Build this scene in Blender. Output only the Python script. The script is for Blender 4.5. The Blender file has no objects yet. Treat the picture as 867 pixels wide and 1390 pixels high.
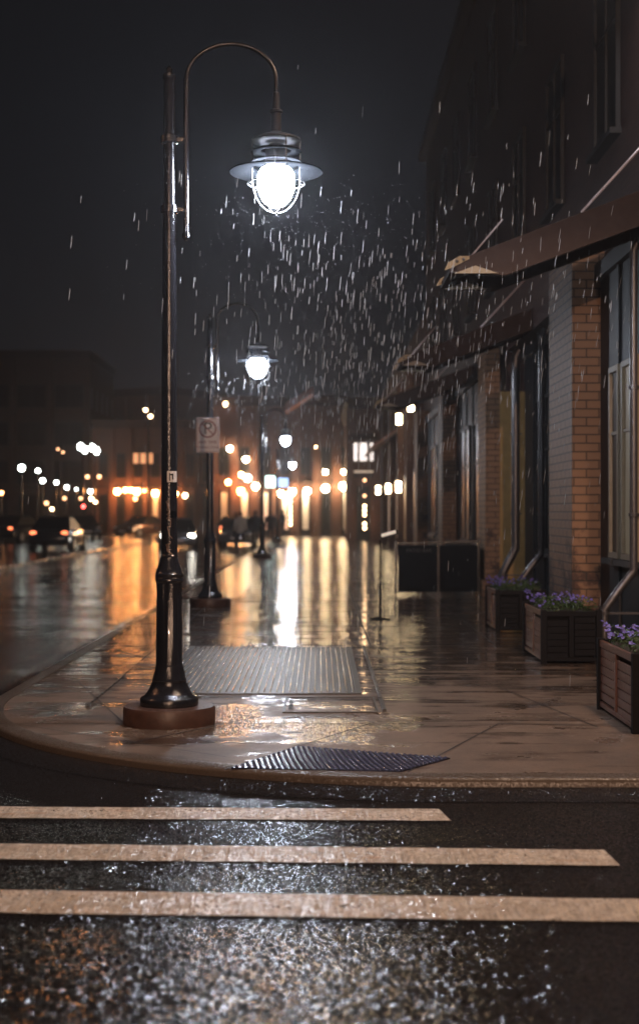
import bpy, bmesh, math, random
from mathutils import Vector, Matrix, Quaternion
PI = math.pi
random.seed(7)
S = bpy.context.scene
C = S.collection
F, CZ, CX, HY = 1930.0, 1.73, 433.5, 696.0

def at(px, py, Y):            # pixel of the photograph at distance Y -> point
    return Vector(((px-CX)/F*Y, Y, CZ+(HY-py)/F*Y))

# ------------------------------------------------------------ materials
def new_mat(name):
    m = bpy.data.materials.new(name); m.use_nodes = True
    nt = m.node_tree
    return m, nt, nt.nodes, nt.links, nt.nodes['Principled BSDF']

def objco(N, L, scale=(1,1,1), rot=(0,0,0)):
    t = N.new('ShaderNodeTexCoord'); mp = N.new('ShaderNodeMapping')
    mp.inputs['Scale'].default_value = scale; mp.inputs['Rotation'].default_value = rot
    L.new(t.outputs['Object'], mp.inputs['Vector'])
    return mp.outputs['Vector']

def noise(N, L, vec, scale, detail=3, rough=.55):
    n = N.new('ShaderNodeTexNoise'); n.inputs['Scale'].default_value = scale
    n.inputs['Detail'].default_value = detail; n.inputs['Roughness'].default_value = rough
    L.new(vec, n.inputs['Vector']); return n.outputs['Fac']

def ramp(N, L, fac, stops):
    r = N.new('ShaderNodeValToRGB'); cr = r.color_ramp
    while len(cr.elements) < len(stops): cr.elements.new(.5)
    for e, (p, c) in zip(cr.elements, stops):
        e.position = p; e.color = (c, c, c, 1) if not isinstance(c, tuple) else (*c, 1)
    L.new(fac, r.inputs['Fac']); return r.outputs['Color']

def maths(N, L, op, a, b=None, c=None, clamp=False):
    m = N.new('ShaderNodeMath'); m.operation = op; m.use_clamp = clamp
    for i, v in enumerate((a, b, c)):
        if v is None: continue
        if isinstance(v, (int, float)): m.inputs[i].default_value = v
        else: L.new(v, m.inputs[i])
    return m.outputs[0]

def bump(N, L, h, strength, dist, normal=None):
    b = N.new('ShaderNodeBump'); b.inputs['Strength'].default_value = strength
    b.inputs['Distance'].default_value = dist; L.new(h, b.inputs['Height'])
    if normal is not None: L.new(normal, b.inputs['Normal'])
    return b.outputs['Normal']

def mixc(N, L, f, a, b):
    m = N.new('ShaderNodeMix'); m.data_type = 'RGBA'
    if isinstance(f, (int, float)): m.inputs[0].default_value = f
    else: L.new(f, m.inputs[0])
    for i, v in ((6, a), (7, b)):
        if isinstance(v, tuple): m.inputs[i].default_value = (*v, 1)
        else: L.new(v, m.inputs[i])
    return m.outputs[2]

def simple(name, col, rough=.5, metal=0, nscale=None, var=.25, bmp=0.0, spec=.5, coat=0):
    m, nt, N, L, P = new_mat(name)
    P.inputs['Base Color'].default_value = (*col, 1); P.inputs['Roughness'].default_value = rough
    P.inputs['Metallic'].default_value = metal; P.inputs['Specular IOR Level'].default_value = spec
    P.inputs['Coat Weight'].default_value = coat
    if nscale:
        v = objco(N, L); f = noise(N, L, v, nscale)
        a = tuple(c*(1-var) for c in col); b = tuple(min(1, c*(1+var)) for c in col)
        L.new(mixc(N, L, f, a, b), P.inputs['Base Color'])
        if bmp: L.new(bump(N, L, f, bmp, .01), P.inputs['Normal'])
    return m

def emit(name, col, strength):
    m, nt, N, L, P = new_mat(name)
    P.inputs['Base Color'].default_value = (.6, .6, .6, 1)
    P.inputs['Emission Color'].default_value = (*col, 1); P.inputs['Emission Strength'].default_value = strength
    return m

def water_film(N, L, P, v, weight, rough=.05, amp=.03, scale=3.2, sx=.9, sy=2.6):
    w1 = noise(N, L, objco(N, L, (.28, 1.35, 1)), 1.2, 3, .5); w2 = noise(N, L, objco(N, L, (.6, 2.4, 1)), scale*5.5, 2, .5)
    h = maths(N, L, 'ADD', w1, maths(N, L, 'MULTIPLY', w2, .04))
    b = N.new('ShaderNodeBump'); b.inputs['Distance'].default_value = amp; b.inputs['Strength'].default_value = 1
    L.new(h, b.inputs['Height']); L.new(b.outputs['Normal'], P.inputs['Coat Normal'])
    L.new(weight, P.inputs['Coat Weight']); P.inputs['Coat Roughness'].default_value = rough; P.inputs['Coat IOR'].default_value = 1.33

def facets(N, L, v, scale, amount, extra=None):
    """wet grains: every grain leans its own way, so only a few catch a lamp"""
    vo = N.new('ShaderNodeTexVoronoi'); vo.inputs['Scale'].default_value = scale; L.new(v, vo.inputs['Vector'])
    s1 = N.new('ShaderNodeSeparateColor'); L.new(vo.outputs['Color'], s1.inputs[0])
    c = N.new('ShaderNodeCombineXYZ')
    for i, ch in enumerate(('Red', 'Green')):
        t = maths(N, L, 'MULTIPLY', maths(N, L, 'MULTIPLY', maths(N, L, 'SUBTRACT', s1.outputs[ch], .5), amount), maths(N, L, 'MULTIPLY_ADD', s1.outputs['Blue'], 1.1, .25))
        L.new(t, c.inputs[i])
    g = N.new('ShaderNodeNewGeometry')
    a = N.new('ShaderNodeVectorMath'); a.operation = 'ADD'; L.new(c.outputs[0], a.inputs[0]); L.new(g.outputs['Normal'], a.inputs[1])
    n = N.new('ShaderNodeVectorMath'); n.operation = 'NORMALIZE'; L.new(a.outputs[0], n.inputs[0])
    return n.outputs[0], vo.outputs['Distance']

def mat_asphalt(name='wet_asphalt', c1=(.006, .006, .007), c2=(.024, .022, .022), gs=92, tilt=.56, rough=.115):
    m, nt, N, L, P = new_mat(name)
    v = objco(N, L)
    big = noise(N, L, v, .5, 4); grain = noise(N, L, v, gs, 2, .7)
    L.new(mixc(N, L, grain, c1, c2), P.inputs['Base Color'])
    sep = N.new('ShaderNodeSeparateXYZ'); L.new(v, sep.inputs[0])
    far = N.new('ShaderNodeMapRange'); far.inputs[1].default_value = 11; far.inputs[2].default_value = 20; L.new(sep.outputs['Y'], far.inputs[0])
    bands = noise(N, L, objco(N, L, (.35, 1.1, 1)), .55, 5, .65)
    wb = maths(N, L, 'MULTIPLY_ADD', bands, .75, maths(N, L, 'MULTIPLY', big, .25))
    wet = ramp(N, L, maths(N, L, 'ADD', wb, maths(N, L, 'MULTIPLY', far.outputs[0], .22)), [(.66, .0), (.76, .9)])
    P.inputs['Roughness'].default_value = rough; L.new(maths(N, L, 'MULTIPLY_ADD', wet, -.26, .28), P.inputs['Specular IOR Level'])
    fn, dist_ = facets(N, L, v, gs*1.2, maths(N, L, 'MULTIPLY_ADD', wet, -tilt*.8, tilt))
    b = N.new('ShaderNodeBump'); b.inputs['Distance'].default_value = .0012; b.inputs['Strength'].default_value = .5
    L.new(grain, b.inputs['Height']); L.new(fn, b.inputs['Normal']); L.new(b.outputs['Normal'], P.inputs['Normal'])
    water_film(N, L, P, v, wet, .035, .12)
    return m

def mat_concrete(name='wet_concrete', tint=(1, 1, 1)):
    m, nt, N, L, P = new_mat(name)
    v = objco(N, L); sep = N.new('ShaderNodeSeparateXYZ'); L.new(v, sep.inputs[0])
    big = noise(N, L, v, .8, 4); mid = noise(N, L, v, 5, 6, .72); fine = noise(N, L, v, 60, 3, .7)
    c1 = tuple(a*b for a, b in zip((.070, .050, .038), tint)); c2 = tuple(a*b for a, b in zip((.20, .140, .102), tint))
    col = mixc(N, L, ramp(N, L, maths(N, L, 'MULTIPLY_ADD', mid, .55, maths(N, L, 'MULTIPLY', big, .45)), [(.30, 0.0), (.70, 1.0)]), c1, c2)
    # standing water: more of it on the low ground further up the pavement, in shallow pools elsewhere
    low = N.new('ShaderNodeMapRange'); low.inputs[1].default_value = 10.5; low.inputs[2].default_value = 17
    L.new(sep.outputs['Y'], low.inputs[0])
    pool = N.new('ShaderNodeVectorMath'); pool.operation = 'DISTANCE'; L.new(v, pool.inputs[0]); pool.inputs[1].default_value = (-.35, 10.9, .1)
    pl = N.new('ShaderNodeMapRange'); pl.inputs[1].default_value = 1.3; pl.inputs[2].default_value = .2; L.new(pool.outputs['Value'], pl.inputs[0])
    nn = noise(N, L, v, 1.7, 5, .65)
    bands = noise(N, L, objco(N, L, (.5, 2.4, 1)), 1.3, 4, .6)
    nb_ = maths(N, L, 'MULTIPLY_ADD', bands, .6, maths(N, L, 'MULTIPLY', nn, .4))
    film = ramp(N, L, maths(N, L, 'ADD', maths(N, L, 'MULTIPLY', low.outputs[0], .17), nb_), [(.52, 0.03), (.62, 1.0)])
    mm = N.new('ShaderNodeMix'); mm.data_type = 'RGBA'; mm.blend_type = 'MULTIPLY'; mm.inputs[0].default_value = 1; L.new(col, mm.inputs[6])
    L.new(ramp(N, L, film, [(0.0, 1.0), (1.0, .42)]), mm.inputs[7]); L.new(mm.outputs[2], P.inputs['Base Color'])  # film darkens wet concrete and also puts shade further up into the colour
    soak = ramp(N, L, maths(N, L, 'ADD', maths(N, L, 'MULTIPLY', pl.outputs[0], .33), nn), [(.56, 0.0), (.64, 1.0)])
    L.new(maths(N, L, 'MULTIPLY_ADD', soak, -.34, .50), P.inputs['Roughness'])
    fn, dist_ = facets(N, L, v, 95, maths(N, L, 'MULTIPLY_ADD', soak, .85, .10))
    b = N.new('ShaderNodeBump'); b.inputs['Distance'].default_value = .004; b.inputs['Strength'].default_value = .4
    L.new(fine, b.inputs['Height']); L.new(fn, b.inputs['Normal'])
    L.new(b.outputs['Normal'], P.inputs['Normal'])
    L.new(maths(N, L, 'MULTIPLY_ADD', film, -.28, maths(N, L, 'MULTIPLY_ADD', soak, .25, .32), True), P.inputs['Specular IOR Level'])
    water_film(N, L, P, v, film, .035, .11)
    return m

def mat_brick(name, ca, cb, mortar, scale=1.0, worn=False, rough=.6):
    m, nt, N, L, P = new_mat(name)
    t = N.new('ShaderNodeTexCoord'); sep = N.new('ShaderNodeSeparateXYZ'); L.new(t.outputs['Object'], sep.inputs[0])
    com = N.new('ShaderNodeCombineXYZ')
    L.new(maths(N, L, 'ADD', sep.outputs['X'], sep.outputs['Y']), com.inputs[0]); L.new(sep.outputs['Z'], com.inputs[1])
    br = N.new('ShaderNodeTexBrick'); L.new(com.outputs[0], br.inputs['Vector'])
    br.inputs['Scale'].default_value = 1/scale
    br.inputs['Brick Width'].default_value = .22; br.inputs['Row Height'].default_value = .075
    br.inputs['Mortar Size'].default_value = .007; br.inputs['Mortar Smooth'].default_value = .3
    br.inputs['Color1'].default_value = (*ca, 1); br.inputs['Color2'].default_value = (*cb, 1); br.inputs['Mortar'].default_value = (*mortar, 1)
    col = br.outputs['Color']
    v = t.outputs['Object']
    blot = noise(N, L, v, 2.3, 5, .7)
    if worn:   # flaking pale limewash over darker brick, worn most near the pavement
        h = N.new('ShaderNodeMapRange'); h.inputs[1].default_value = .3; h.inputs[2].default_value = 2.4; L.new(sep.outputs['Z'], h.inputs[0])
        k = ramp(N, L, maths(N, L, 'MULTIPLY_ADD', h.outputs[0], .25, blot), [(.49, 0.0), (.57, 1.0)])
        k = maths(N, L, 'MULTIPLY', k, maths(N, L, 'SUBTRACT', 1.0, maths(N, L, 'MULTIPLY', br.outputs['Fac'], .8)))
        col = mixc(N, L, k, col, (.23, .120, .064))
    else:
        col = mixc(N, L, maths(N, L, 'MULTIPLY', blot, .5), col, tuple(c*.45 for c in ca))
    L.new(col, P.inputs['Base Color']); P.inputs['Roughness'].default_value = rough
    hh = maths(N, L, 'MULTIPLY_ADD', br.outputs['Fac'], -1.0, maths(N, L, 'MULTIPLY', noise(N, L, v, 40, 3), .6))
    L.new(bump(N, L, hh, .8, .012), P.inputs['Normal'])
    return m

M = {}
M['asphalt'] = mat_asphalt()
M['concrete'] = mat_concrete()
M['kerb'] = mat_asphalt('wet_granite', (.05, .040, .033), (.13, .10, .078), 100, .4, .3)
M['joint'] = simple('joint', (.015, .012, .011), .6)
M['black'] = simple('black_paint', (.012, .012, .015), .16, 0, 90, .2, .25, .6, .4)
M['rust'] = simple('rusty_base', (.07, .034, .024), .45, 0, 14, .6, .3)
M['clear_glass'] = None
M['slate'] = simple('slate_paint', (.008, .009, .012), .55, 0, 6, .35, .1)
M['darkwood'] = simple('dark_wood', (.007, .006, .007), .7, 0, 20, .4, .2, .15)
M['redwood'] = simple('stained_wood', (.11, .042, .026), .38, 0, 25, .45, .3)
M['pipe'] = simple('galvanised_pipe', (.10, .095, .10), .3, .5, 30, .3, .2)
M['steel'] = simple('painted_steel', (.056, .038, .033), .7, 0, 8, .25, .1, .1)
M['cream'] = simple('cream_paint', (.32, .26, .18), .5, 0, 10, .2)
M['plate'] = simple('tactile_plate', (.022, .026, .055), .25, .3, 40, .4, .2)
M['dome'] = simple('tactile_dome', (.06, .07, .13), .22, .3, 40, .4)
M['grate'] = simple('cast_iron', (.05, .045, .04), .4, .3, 60, .5, .3)
M['rib'] = simple('worn_steel', (.40, .36, .30), .25, .7, 130, .4, .8)
M['brick_pier'] = mat_brick('worn_brick', (.085, .038, .025), (.05, .024, .017), (.025, .017, .013), 1.45, True)
M['brick_red'] = mat_brick('red_brick', (.075, .028, .020), (.05, .02, .015), (.035, .022, .018))
M['brick_far'] = mat_brick('far_brick', (.13, .048, .026), (.09, .034, .019), (.05, .026, .017), 1.3)
M['stucco'] = simple('ochre_stucco', (.38, .22, .075), .7, 0, 5, .4, .3)
M['roof'] = simple('roof_felt', (.03, .03, .033), .6, 0, 3, .3)
M['dark_glass'] = simple('dark_glass', (.005, .006, .008), .3, 0, None, 0, 0, .15)
M['foliage'] = simple('leaf', (.035, .07, .022), .5, 0, 30, .4)
M['petal'] = simple('violet_petal', (.10, .08, .33), .5, 0, 30, .35)
M['soil'] = simple('soil', (.02, .013, .01), .9, 0, 30, .3)
M['sign_white'] = simple('sign_white', (.8, .72, .70), .4, 0, 12, .1)
M['sign_red'] = simple('sign_red', (.25, .025, .02), .4)
M['sign_black'] = simple('sign_black', (.02, .018, .02), .4)
M['sticker'] = simple('sticker', (.55, .52, .5), .5, 0, 60, .5)
M['scratch'] = simple('scratch', (.32, .19, .12), .5)
M['shade'] = simple('lamp_shade', (.005, .0055, .0065), .9, 0, 30, .3, .1, 0)
M['capm'] = simple('lamp_cap', (.012, .012, .014), .5, 0, 30, .3, .1, .15)
M['cage'] = simple('cage_steel', (.05, .05, .055), .5, .5)
M['skin'] = simple('skin', (.35, .2, .14), .6)
M['cloth_pale'] = simple('pale_jacket', (.55, .48, .42), .8, 0, 20, .15)
M['cloth_dark'] = simple('dark_coat', (.02, .02, .025), .8, 0, 20, .2)
M['denim'] = simple('denim', (.03, .035, .06), .8, 0, 30, .2)
M['hair'] = simple('hair', (.02, .012, .008), .6)
M['tyre'] = simple('tyre', (.012, .012, .012), .7)
M['rim'] = simple('rim', (.4, .4, .42), .3, .9)
M['car_silver'] = simple('silver_car_paint', (.28, .28, .30), .22, .5, None, 0, 0, .5, .6)
M['car_dark'] = simple('dark_car_paint', (.02, .022, .03), .2, .2, None, 0, 0, .5, .6)
M['car_brown'] = simple('bronze_car_paint', (.16, .08, .05), .22, .4, None, 0, 0, .5, .6)
M['banner'] = simple('banner_cloth', (.010, .010, .011), .8, 0, 12, .2, 0, .08)
M['lettering'] = simple('grey_lettering', (.06, .055, .055), .6)
M['vinyl_brown'] = simple('awning_cloth', (.30, .13, .09), .6, 0, 8, .2)

def paint_mat():
    m, nt, N, L, P = new_mat('worn_road_paint')
    v = objco(N, L)
    streak = noise(N, L, objco(N, L, (14, 1.2, 1)), 3.2, 4, .6)
    blot = noise(N, L, v, 3.5, 5, .7); fine = noise(N, L, v, 70, 2)
    rust = ramp(N, L, noise(N, L, objco(N, L, (1, 3, 1)), 2.1, 2), [(.68, 0.0), (.72, 1.0)])
    f = maths(N, L, 'ADD', maths(N, L, 'MULTIPLY', streak, .55), maths(N, L, 'MULTIPLY', blot, .45))
    c = mixc(N, L, ramp(N, L, f, [(.36, 0.0), (.60, 1.0)]), (.36, .30, .245), (.66, .56, .455))
    c = mixc(N, L, maths(N, L, 'MULTIPLY', rust, .35), c, (.55, .24, .1))
    L.new(c, P.inputs['Base Color'])
    L.new(maths(N, L, 'MULTIPLY_ADD', blot, .3, .12), P.inputs['Roughness'])
    fn, dist_ = facets(N, L, objco(N, L, (1.6, .35, 1)), 80, .62)
    L.new(bump(N, L, maths(N, L, 'ADD', fine, streak), .4, .003, fn), P.inputs['Normal'])
    # chipped away here and there: bare asphalt shows through
    tr = N.new('ShaderNodeBsdfTransparent'); mx = N.new('ShaderNodeMixShader')
    chip = ramp(N, L, maths(N, L, 'ADD', maths(N, L, 'MULTIPLY', fine, .45), maths(N, L, 'MULTIPLY', blot, .55)), [(.585, 0.0), (.62, 1.0)])
    L.new(chip, mx.inputs[0]); L.new(P.outputs[0], mx.inputs[1]); L.new(tr.outputs[0], mx.inputs[2])
    L.new(mx.outputs[0], N['Material Output'].inputs['Surface'])
    return m
M['paint'] = paint_mat()

def glass_mat():
    m, nt, N, L, P = new_mat('lamp_jar_glass'); N.remove(P)
    tr = N.new('ShaderNodeBsdfTransparent'); tr.inputs[0].default_value = (.93, .95, .97, 1)
    gl = N.new('ShaderNodeBsdfGlossy'); gl.inputs['Roughness'].default_value = .12
    fr = N.new('ShaderNodeFresnel'); fr.inputs[0].default_value = 1.45
    mx = N.new('ShaderNodeMixShader')
    L.new(maths(N, L, 'MULTIPLY_ADD', fr.outputs[0], .12, -.003, True), mx.inputs[0])
    L.new(tr.outputs[0], mx.inputs[1]); L.new(gl.outputs[0], mx.inputs[2])
    L.new(mx.outputs[0], N['Material Output'].inputs['Surface'])
    return m
M['clear_glass'] = glass_mat()

def rain_mat():
    m, nt, N, L, P = new_mat('rain_water'); N.remove(P)
    a = N.new('ShaderNodeBsdfTranslucent'); a.inputs[0].default_value = (.6, .62, .65, 1)
    d = N.new('ShaderNodeBsdfDiffuse'); d.inputs[0].default_value = (.5, .5, .5, 1)
    mx = N.new('ShaderNodeMixShader'); mx.inputs[0].default_value = .5
    L.new(a.outputs[0], mx.inputs[1]); L.new(d.outputs[0], mx.inputs[2])
    t = N.new('ShaderNodeBsdfTransparent'); m2 = N.new('ShaderNodeMixShader'); m2.inputs[0].default_value = .55
    L.new(t.outputs[0], m2.inputs[1]); L.new(mx.outputs[0], m2.inputs[2])
    L.new(m2.outputs[0], N['Material Output'].inputs['Surface'])
    return m
M['rain'] = rain_mat()

# ------------------------------------------------------------ mesh builder
class MB:
    def __init__(self): self.bm = bmesh.new()
    def box(self, x0, x1, y0, y1, z0, z1, rot=None, about=None):
        vs = [self.bm.verts.new((x, y, z)) for x in (x0, x1) for y in (y0, y1) for z in (z0, z1)]
        if rot is not None:
            a = Vector(about) if about is not None else Vector(((x0+x1)/2, (y0+y1)/2, (z0+z1)/2))
            for v in vs: v.co = a + rot @ (v.co-a)
        for f in ((0,1,3,2),(4,6,7,5),(0,4,5,1),(2,3,7,6),(0,2,6,4),(1,5,7,3)):
            self.bm.faces.new([vs[i] for i in f])
        return self
    def lathe(self, prof, cx=0, cy=0, seg=24, flute=None, capb=True, capt=True):
        rings = []
        for i, (r, z) in enumerate(prof):
            ring = []
            for k in range(seg):
                a = 2*PI*k/seg; rr = r
                if flute and flute[0] <= z <= flute[1] and k % 2: rr = r*flute[2]
                ring.append(self.bm.verts.new((cx+rr*math.cos(a), cy+rr*math.sin(a), z)))
            rings.append(ring)
        for a, b in zip(rings, rings[1:]):
            for k in range(seg): self.bm.faces.new((a[k], a[(k+1) % seg], b[(k+1) % seg], b[k]))
        if capb: self.bm.faces.new(rings[0][::-1])
        if capt: self.bm.faces.new(rings[-1])
        return self
    def tube(self, pts, r, seg=8, closed=False):
        pts = [Vector(p) for p in pts]; n = len(pts); rings = []
        rs = r if isinstance(r, (list, tuple)) else [r]*n
        up = None
        for i, p in enumerate(pts):
            if closed: t = (pts[(i+1) % n]-pts[i-1]).normalized()
            else: t = (pts[min(i+1, n-1)]-pts[max(i-1, 0)]).normalized()
            if up is None: up = Vector((0,0,1)) if abs(t.z) < .9 else Vector((0,1,0))
            s = t.cross(up)
            if s.length < 1e-4: s = t.orthogonal()
            s.normalize(); u = s.cross(t).normalized(); up = u
            rings.append([self.bm.verts.new(p+rs[i]*(math.cos(2*PI*k/seg)*s+math.sin(2*PI*k/seg)*u)) for k in range(seg)])
        m = n if closed else n-1
        for i in range(m):
            a, b = rings[i], rings[(i+1) % n]
            for k in range(seg): self.bm.faces.new((a[k], a[(k+1) % seg], b[(k+1) % seg], b[k]))
        if not closed: self.bm.faces.new(rings[0][::-1]); self.bm.faces.new(rings[-1])
        return self
    def prism(self, poly, y0, y1):          # polygon in xz, extruded along y
        a = [self.bm.verts.new((x, y0, z)) for x, z in poly]; b = [self.bm.verts.new((x, y1, z)) for x, z in poly]
        n = len(poly)
        self.bm.faces.new(a); self.bm.faces.new(b[::-1])
        for i in range(n): self.bm.faces.new((a[i], b[i], b[(i+1) % n], a[(i+1) % n]))
        return self
    def slab(self, poly, z0, z1):           # polygon in xy
        a = [self.bm.verts.new((x, y, z0)) for x, y in poly]; b = [self.bm.verts.new((x, y, z1)) for x, y in poly]
        n = len(poly)
        self.bm.faces.new(a[::-1]); self.bm.faces.new(b)
        for i in range(n): self.bm.faces.new((a[i], a[(i+1) % n], b[(i+1) % n], b[i]))
        return self
    def ball(self, c, r, sx=1, sy=1, sz=1, seg=12):
        c = Vector(c); n = seg; m = max(4, seg*2//3); rings = []
        top = self.bm.verts.new((c.x, c.y, c.z+r*sz)); bot = self.bm.verts.new((c.x, c.y, c.z-r*sz))
        for i in range(1, m):
            a = PI*i/m
            rings.append([self.bm.verts.new((c.x+r*sx*math.sin(a)*math.cos(2*PI*k/n), c.y+r*sy*math.sin(a)*math.sin(2*PI*k/n), c.z+r*sz*math.cos(a))) for k in range(n)])
        for k in range(n):
            self.bm.faces.new((top, rings[0][k], rings[0][(k+1) % n])); self.bm.faces.new((bot, rings[-1][(k+1) % n], rings[-1][k]))
        for a, b in zip(rings, rings[1:]):
            for k in range(n): self.bm.faces.new((a[k], b[k], b[(k+1) % n], a[(k+1) % n]))
        return self
    def build(self, name, mat, parent=None, smooth=False, bevel=0):
        bmesh.ops.recalc_face_normals(self.bm, faces=self.bm.faces)
        me = bpy.data.meshes.new(name); self.bm.to_mesh(me); self.bm.free()
        o = bpy.data.objects.new(name, me); C.objects.link(o)
        if mat is not None: me.materials.append(mat)
        if smooth:
            for p in me.polygons: p.use_smooth = True
        if smooth == 'auto':
            try: me.set_sharp_from_angle(angle=math.radians(40))
            except Exception: pass
        if bevel:
            b = o.modifiers.new('bevel', 'BEVEL'); b.width = bevel; b.segments = 2; b.limit_method = 'ANGLE'
        if parent is not None: o.parent = parent
        return o

def tag(o, label, cat, group=None, kind=None):
    if label: o['label'] = label
    if cat: o['category'] = cat
    if group: o['group'] = group
    if kind: o['kind'] = kind
    return o
def empty(name, loc, label, cat, group=None, rz=0):
    o = bpy.data.objects.new(name, None); C.objects.link(o); o.location = loc; o.rotation_euler = (0, 0, rz)
    o.empty_display_size = .2
    return tag(o, label, cat, group)
KIDS = {}
def kids(o): return [c for c in bpy.data.objects if c.parent == o]
def copy_tree(o, parent=None):
    c = o.copy(); C.objects.link(c)
    if parent is not None: c.parent = parent
    for ch in kids(o): copy_tree(ch, c)
    return c
def struct(o): o['kind'] = 'structure'; return o

# ------------------------------------------------------------ ground
XK, R0, YF, XE, YE = -2.85, 3.8, 8.7, 14.0, 98.0
cx0, cy0 = XK+R0, YF+R0
def kerb_path(off):
    p = [(XE, YF+off)]
    for i in range(25):
        a = -PI/2 - PI/2*i/24
        p.append((cx0+(R0-off)*math.cos(a), cy0+(R0-off)*math.sin(a)))
    for k in range(1, 24): p.append((XK+off, cy0+(YE-cy0)*k/23))
    return p
me = MB(); me.bm.faces.new([me.bm.verts.new(v) for v in ((-300,-60,0),(300,-60,0),(300,400,0),(-300,400,0))])
struct(me.build('road', M['asphalt']))
inner = kerb_path(.16)
sb = MB(); sb.slab([(XE, YE)] + [(x, y) for x, y in reversed(inner)] , 0.004, .1)
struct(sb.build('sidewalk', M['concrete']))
kb = MB()
prof = [(0, .002), (0, .075), (.012, .094), (.03, .102), (.155, .105), (.155, .02)]
rows = [[kb.bm.verts.new((x, y, z)) for x, y in kerb_path(o)] for o, z in prof]
for a, b in zip(rows, rows[1:]):
    for i in range(len(a)-1): kb.bm.faces.new((a[i], a[i+1], b[i+1], b[i]))
struct(kb.build('kerb', M['kerb'], smooth='auto'))
# gutter seam strip along the kerb
gb = MB()
for a in ((-.20, .004), ):
    r1 = [gb.bm.verts.new((x, y, .003)) for x, y in kerb_path(-.24)]; r2 = [gb.bm.verts.new((x, y, .046)) for x, y in kerb_path(-.002)]
    for i in range(len(r1)-1): gb.bm.faces.new((r1[i], r1[i+1], r2[i+1], r2[i]))
struct(gb.build('gutter', M['asphalt']))
# far side pavement
sb = MB(); sb.slab([(-60, 14), (-9.9, 14), (-9.5, 14.5), (-9.5, 98), (-60, 98)], 0.003, .1)
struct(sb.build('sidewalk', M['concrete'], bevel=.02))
# joints in the pavement: scored lines
jb = MB(); jw = .007
def jline(a, b, w=jw, z=.1035):
    a = Vector((*a, 0)); b = Vector((*b, 0)); d = (b-a).normalized(); n = Vector((-d.y, d.x, 0))*w
    jb.bm.faces.new([jb.bm.verts.new((p.x, p.y, z)) for p in (a-n, b-n, b+n, a+n)])
for Y in (10.95, 13.6, 17.35, 20.2, 23.2, 26.4, 29.6, 34.2, 38, 42, 46, 50, 55, 60): jline((-2.68, Y), (3.55, Y-.05))
for X in (-1.95, .62, 2.15): jline((X, 17.4 if X > 0 else 13.7), (X, 62))
jline((-.60, 9.0), (.42, 11.0)); jline((.55, 8.9), (1.38, 10.95)); jline((1.38, 10.95), (3.5, 10.6)); jline((-1.35, 10.0), (-.55, 11.2))
jline((2.1, 10.75), (1.6, 13.6)); jline((-2.3, 13.6), (-1.5, 10.95))
jline((-2.68, 34.25), (3.5, 34.2), .04)
jline((-2.3, 9.3+1.6), (-.62, 9.45), .005)
struct(jb.build('pavement_joint', M['joint']))
# brick paving strip by the kerb further along
bs = MB()
bs.bm.faces.new([bs.bm.verts.new((x, y, .1045)) for x, y in ((-2.68, 27), (-1.55, 27), (-1.55, 62), (-2.68, 62))])
def mat_paver():
    m, nt, N, L, P = new_mat('brick_paving')
    v = objco(N, L, (1, 1, 1), (0, 0, PI/4)); br = N.new('ShaderNodeTexBrick'); L.new(v, br.inputs['Vector'])
    br.inputs['Scale'].default_value = 1; br.inputs['Brick Width'].default_value = .2; br.inputs['Row Height'].default_value = .1
    br.inputs['Mortar Size'].default_value = .006
    br.inputs['Color1'].default_value = (.16, .07, .045, 1); br.inputs['Color2'].default_value = (.10, .045, .03, 1); br.inputs['Mortar'].default_value = (.02, .018, .016, 1)
    L.new(br.outputs['Color'], P.inputs['Base Color']); P.inputs['Roughness'].default_value = .22
    L.new(bump(N, L, br.outputs['Fac'], -.6, .01), P.inputs['Normal']); return m
struct(bs.build('brick_paving', mat_paver()))

# crosswalk
def stripe(xa, ya, xb, yb, w, ragged, label):
    mb = MB(); d = Vector((xb-xa, yb-ya, 0)).normalized(); n = Vector((-d.y, d.x, 0))*w/2
    K = 60; top = []; bot = []
    for i in range(K+1):
        t = i/K; p = Vector((xa+(xb-xa)*t, ya+(yb-ya)*t, .006))
        j = lambda: random.uniform(-.006, .006)
        top.append(mb.bm.verts.new(p+n*(1+j()/w*2))); bot.append(mb.bm.verts.new(p-n*(1+j()/w*2)))
    if ragged:
        for v in (top[-1], bot[-1]): v.co.x += random.uniform(-.05, .04)
    for i in range(K): mb.bm.faces.new((bot[i], bot[i+1], top[i+1], top[i]))
    o = struct(mb.build('crosswalk_stripe', M['paint'])); o['label'] = label
stripe(-6, 8.29, .73, 8.10, .31, True, 'shortest and farthest white crosswalk bar nearest the kerb')
stripe(-6, 7.42, 1.44, 7.10, .325, True, 'middle white crosswalk bar')
stripe(-6, 6.54, 4.2, 6.02, .36, False, 'nearest and widest white crosswalk bar running out of the frame')

# tactile plate on the ramp
tp = empty('tactile_plate', (0, 0, .1), 'dark blue tactile warning plate with raised domes at the kerb ramp', 'tactile paving')
quad = [Vector((-.56, 9.02)), Vector((.50, 8.89)), Vector((.86, 9.38)), Vector((-.15, 9.86))]
mb = MB(); mb.slab([tuple(q) for q in quad], .0, .010); mb.build('plate', M['plate'], tp)
mb = MB()
NU, NV = 27, 13
for i in range(NU):
    for j in range(NV):
        u, v = (i+.5)/NU, (j+.5)/NV
        p = (quad[0]*(1-u)+quad[1]*u)*(1-v) + (quad[3]*(1-u)+quad[2]*u)*v
        mb.lathe([(.014, .0095), (.0115, .0165), (.005, .0195)], p.x, p.y, 7, capb=False)
mb.build('raised_domes', M['dome'], tp, smooth=True)

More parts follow.
